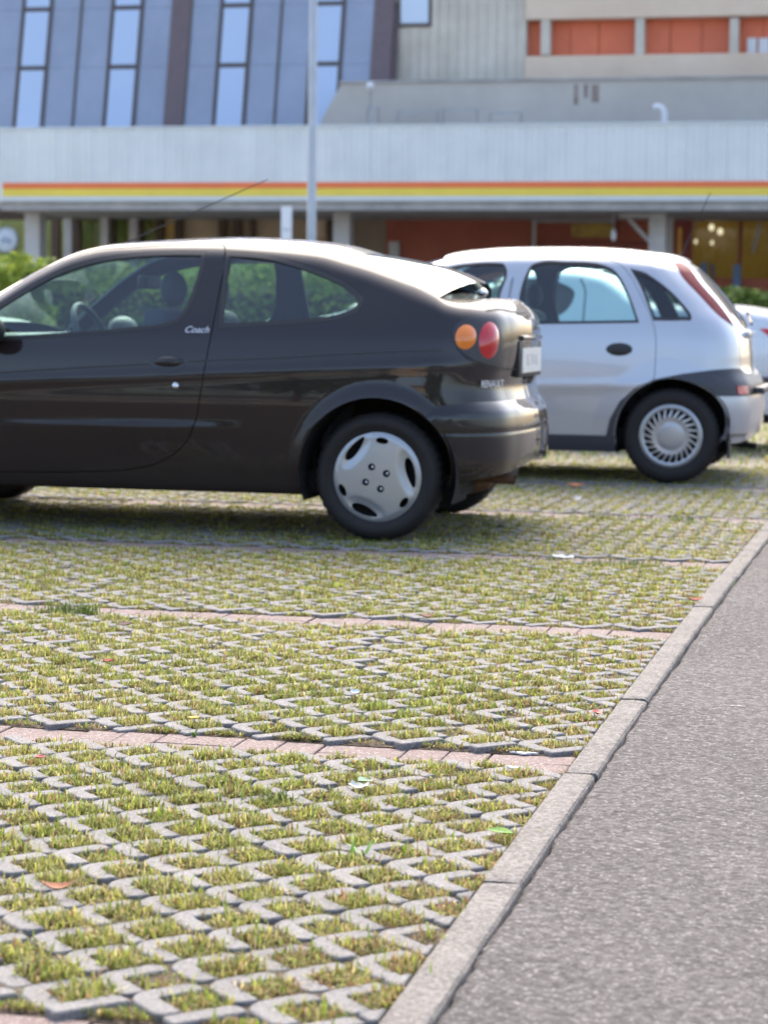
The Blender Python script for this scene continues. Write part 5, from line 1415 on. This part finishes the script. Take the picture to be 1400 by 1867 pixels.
# ------------------------------------------------------------------ fallen leaves and litter
def leaf_obj(name, label, cat, px, py, L, Wd, col, rz, curl=.25, z=.006, group="fallen leaves on the pavers", tilt=0.15, shape='leaf'):
    X_, Y_ = gnd(px, py, z); n = 8; V = []; f = []
    for i in range(n + 1):
        u = i / n; w_ = Wd * (math.sin(math.pi * u) ** .8 if shape == 'leaf' else (1 if .05 < u < .95 else .8)) * .5 + .0006
        if shape == 'torn': w_ *= .7 + .5 * abs(math.sin(7 * u + px))
        hz_ = curl * L * (u - .5) ** 2 * 2
        for j in (-1, -.5, 0, .5, 1): V.append((L * (u - .5), w_ * j, hz_ + abs(j) * w_ * .45 + .0012))
    for i in range(n):
        for j in range(4): f.append((i * 5 + j, i * 5 + j + 1, (i + 1) * 5 + j + 1, (i + 1) * 5 + j))
    k = len(V); V += [(a, b, c - .0012) for a, b, c in V]; f += [tuple(k + i for i in reversed(g)) for g in f]
    o = mesh(name, V, f, mat(name + " colour", col, .6, var=.25, vscale=60), None, True)
    o.location = (X_, Y_, z); o.rotation_euler = (tilt, random.uniform(-.1, .1), rz)
    tag(o, label, cat, group); return o
leaf_obj("fallen_leaf", "curled orange leaf lying on the grass at lower left", "leaf", 102, 1622, .056, .024, (.40, .15, .06), .5, .5, .012)
leaf_obj("fallen_leaf", "small bright red leaf just below the brick strip at left", "leaf", 72, 1383, .028, .016, (.42, .02, .02), 1.2, .3, .016)
leaf_obj("fallen_leaf", "small red leaf in the second bay at left", "leaf", 198, 1207, .035, .02, (.40, .03, .03), .2, .4, .014)
leaf_obj("fallen_leaf", "red leaf beside the kerb right of the second brick strip", "leaf", 1088, 1302, .04, .024, (.36, .03, .03), 1.9, .3, .010)
leaf_obj("fallen_leaf", "fresh oval green leaf lying by the kerb", "leaf", 911, 1520, .058, .026, (.14, .30, .03), -.35, .15, .010)
leaf_obj("fallen_leaf", "dry brown leaf on the pink strip in front of the coupe", "leaf", 778, 1126, .05, .03, (.26, .12, .07), .4, .5, .006)
leaf_obj("fallen_leaf", "orange brown leaf near the hatchback", "leaf", 1048, 887, .10, .05, (.55, .18, .06), .2, .4, .012)
leaf_obj("fallen_leaf", "dark red leaf by the kerb further up", "leaf", 1268, 1096, .06, .03, (.40, .10, .06), .4, .4, .012)
leaf_obj("fallen_leaf", "dark brown leaf in the second bay, left part", "leaf", 228, 1141, .05, .03, (.13, .06, .05), .1, .3, .014)
leaf_obj("paper_scrap", "torn white paper scrap in the grass, lower middle", "litter", 655, 1437, .042, .018, (.60, .60, .53), -.2, .35, .014, "litter on the pavers", .3, 'torn')
leaf_obj("fallen_leaf", "small grey-green leaf beside the torn white paper scrap", "leaf", 664, 1427, .035, .03, (.22, .36, .22), .9, .2, .016)
leaf_obj("paper_scrap", "pale blue paper scrap on the pavers beyond the brick strip", "litter", 647, 1264, .024, .018, (.45, .54, .66), .3, .2, .012, "litter on the pavers", .3, 'torn')
leaf_obj("paper_scrap", "crumpled white scrap on the pavers in front of the hatchback", "litter", 1026, 1019, .09, .04, (.6, .62, .6), .05, .1, .004, "litter on the pavers", .1, 'torn')
leaf_obj("paper_scrap", "tiny white scrap far back near the hatchback's front shadow", "litter", 1054, 911, .035, .03, (.6, .6, .6), .05, .3, .012, "litter on the pavers", .4, 'torn')
leaf_obj("paper_scrap", "small flat pale scrap lying alone on the asphalt", "litter", 1345, 1291, .04, .016, (.35, .33, .32), .1, .02, -.0125, "litter on the pavers", .02, 'torn')
# white splashes on the last bricks of the strip
for (px, py, a, b, lab) in ((955, 1373, .05, .018, "white dropping splashed on the last brick of the strip"), (937, 1399, .03, .014, "small pale dropping on the paver below the brick strip end")):
    X_, Y_ = gnd(px, py, -.008 if b > .015 else .003); V = []; n = 22
    for i in range(n):
        t = 2 * math.pi * i / n; r = 1 + .35 * math.sin(3 * t + px) + .2 * math.sin(7 * t)
        V.append((X_ + a / 2 * r * math.cos(t), Y_ + b / 2 * r * math.sin(t), (-.0065 if b > .015 else .004)))
    V += [(x, y, z - .004) for x, y, z in V]
    o = mesh("bird_dropping", V, [tuple(range(n))] + [(i, n + i, n + (i + 1) % n, (i + 1) % n) for i in range(n)], M_wht); tag(o, lab, "dropping")
# little yellow flower
X_, Y_ = gnd(353, 1316, .01)
fl = empty("dandelion", (X_, Y_, -.01)); tag(fl, "small yellow flower in the grass just beyond the brick strip", "flower")
tube("stem", [(0, 0, 0), (.003, 0, .018), (.002, -.002, .028)], .0015, mat("stem green", (.15, .25, .05), .6), fl, 6)
M_pet = mat("yellow petals", (.75, .42, .02), .6)
for q in range(12):
    t = 2 * math.pi * q / 12; r = .014 if q % 2 else .011; c, s_ = math.cos(t), math.sin(t)
    mesh("petal", [(0, 0, .028), (c * r - s_ * .003, s_ * r + c * .003, .032), (c * r * 1.15, s_ * r * 1.15, .029), (c * r + s_ * .003, s_ * r - c * .003, .032)], [(0, 1, 2, 3)], M_pet, fl)
# broad-bladed weed
def weed(px, py, n, L, label, seed):
    X_, Y_ = gnd(px, py, 0); r = random.Random(seed); w0 = empty("weed", (X_, Y_, -.018)); tag(w0, label, "weed")
    mt = mat("fresh weed green", (.22, .40, .05), .5)
    for q in range(n):
        t = r.uniform(0, 6.28); V = []; f = []; wd = .0042 * r.uniform(.8, 1.3); l = L * r.uniform(.6, 1.1); lean = r.uniform(.2, .8)
        for i in range(7):
            u = i / 6; d = l * math.sin(lean * u * 1.3) * u; h_ = l * u * math.cos(lean * u); ww = wd * (1 - u ** 2) + .0004
            c, s_ = math.cos(t), math.sin(t)
            V += [(c * d - s_ * ww, s_ * d + c * ww, h_), (c * d + s_ * ww, s_ * d - c * ww, h_)]
        for i in range(6): f.append((2 * i, 2 * i + 1, 2 * i + 3, 2 * i + 2))
        mesh("leaf_blade", V, f, mt, w0, True)
weed(664, 1560, 4, .055, "bright green broad-bladed weed between pavers, lower middle", 1)
weed(640, 1562, 3, .05, "low broad-leaved weed left of the bright broad-bladed one", 3)
weed(355, 1336, 3, .04, "thin green weed right of the small yellow flower", 5)
# ------------------------------------------------------------------ out of view behind the camera, added for the car's paint to reflect
M_bark = mat("bark", (.09, .065, .045), .9, bump=.5, bscale=20)
def tree(X_, Y_, hgt, rad, seed, label):
    r = np.random.default_rng(seed); t = empty("tree", (X_, Y_, -.1)); tag(t, label, "tree", "unseen trees added for reflections")
    tube("trunk", [(0, 0, 0), (.1, 0, hgt * .3), (0, .1, hgt * .6), (.1, 0, hgt * .85)], [.22, .17, .11, .03], M_bark, t)
    cl = r.normal(0, 1, (26, 3)); cl /= np.linalg.norm(cl, axis=1)[:, None]; cl *= r.uniform(.35, .95, (26, 1)) * np.array([rad, rad, hgt * .32]); cl[:, 2] += hgt * .62
    N = 2600; i = r.integers(0, 26, N); P = cl[i] + r.normal(0, rad * .20, (N, 3))
    a = r.normal(0, 1, (N, 3)); a /= np.linalg.norm(a, axis=1)[:, None]; b = np.cross(a, r.normal(0, 1, (N, 3))); b /= np.linalg.norm(b, axis=1)[:, None]; s_ = .17 * r.uniform(.6, 1.4, (N, 1))
    V = np.stack([P - a * s_, P + b * s_ * .6, P + a * s_, P - b * s_ * .6], 1)
    C = np.repeat((np.array([[.05, .08, .02], [.08, .12, .03], [.11, .14, .04]])[r.integers(0, 3, N)])[:, None, :], 4, 1)
    fast_mesh("crown", V.reshape(-1, 3), [np.arange(N)[:, None] * 4 + np.arange(4)[None]], M_leaf, t, C.reshape(-1, 3))
for k_, (x, y, h_, rd) in enumerate(((-14, -13, 6.5, 2.6), (-9.5, -15, 7.2, 2.8), (-5.5, -14, 5.6, 2.4), (4.5, -14, 6.4, 2.6), (9, -15, 7.0, 2.8), (13, -13, 6.2, 2.6), (-19, -14, 7, 2.8), (-24, -14, 6.6, 2.8))):
    tree(x, y, h_, rd, 40 + k_, ["fourth", "third", "second", "fifth", "sixth", "seventh", "outermost left", "first"][k_] + " leafy tree in the unseen row added behind the viewer for paint reflections")
bb = empty("house", (-.5, -24, -.1)); tag(bb, "beige flat-roofed house across the road, mirrored in the coupe's rear quarter", "house")
M_hw = mat("sunny beige render", (.55, .43, .30), .9, var=.06, vscale=1)
box("wall", -5, 5, -8, 0, 0, 5.6, M_hw, bb); box("roof", -5.3, 5.3, -8.3, .3, 5.6, 5.85, M_brown, bb)
for x in (-3.6, -1.2, 1.2, 3.6):
    for z in (1.0, 3.6):
        w0 = box("window", x - .5, x + .5, .002, .06, z, z + 1.2, M_frame, bb); box("pane", x - .43, x + .43, .061, .066, z + .07, z + 1.13, M_skyglass, w0)
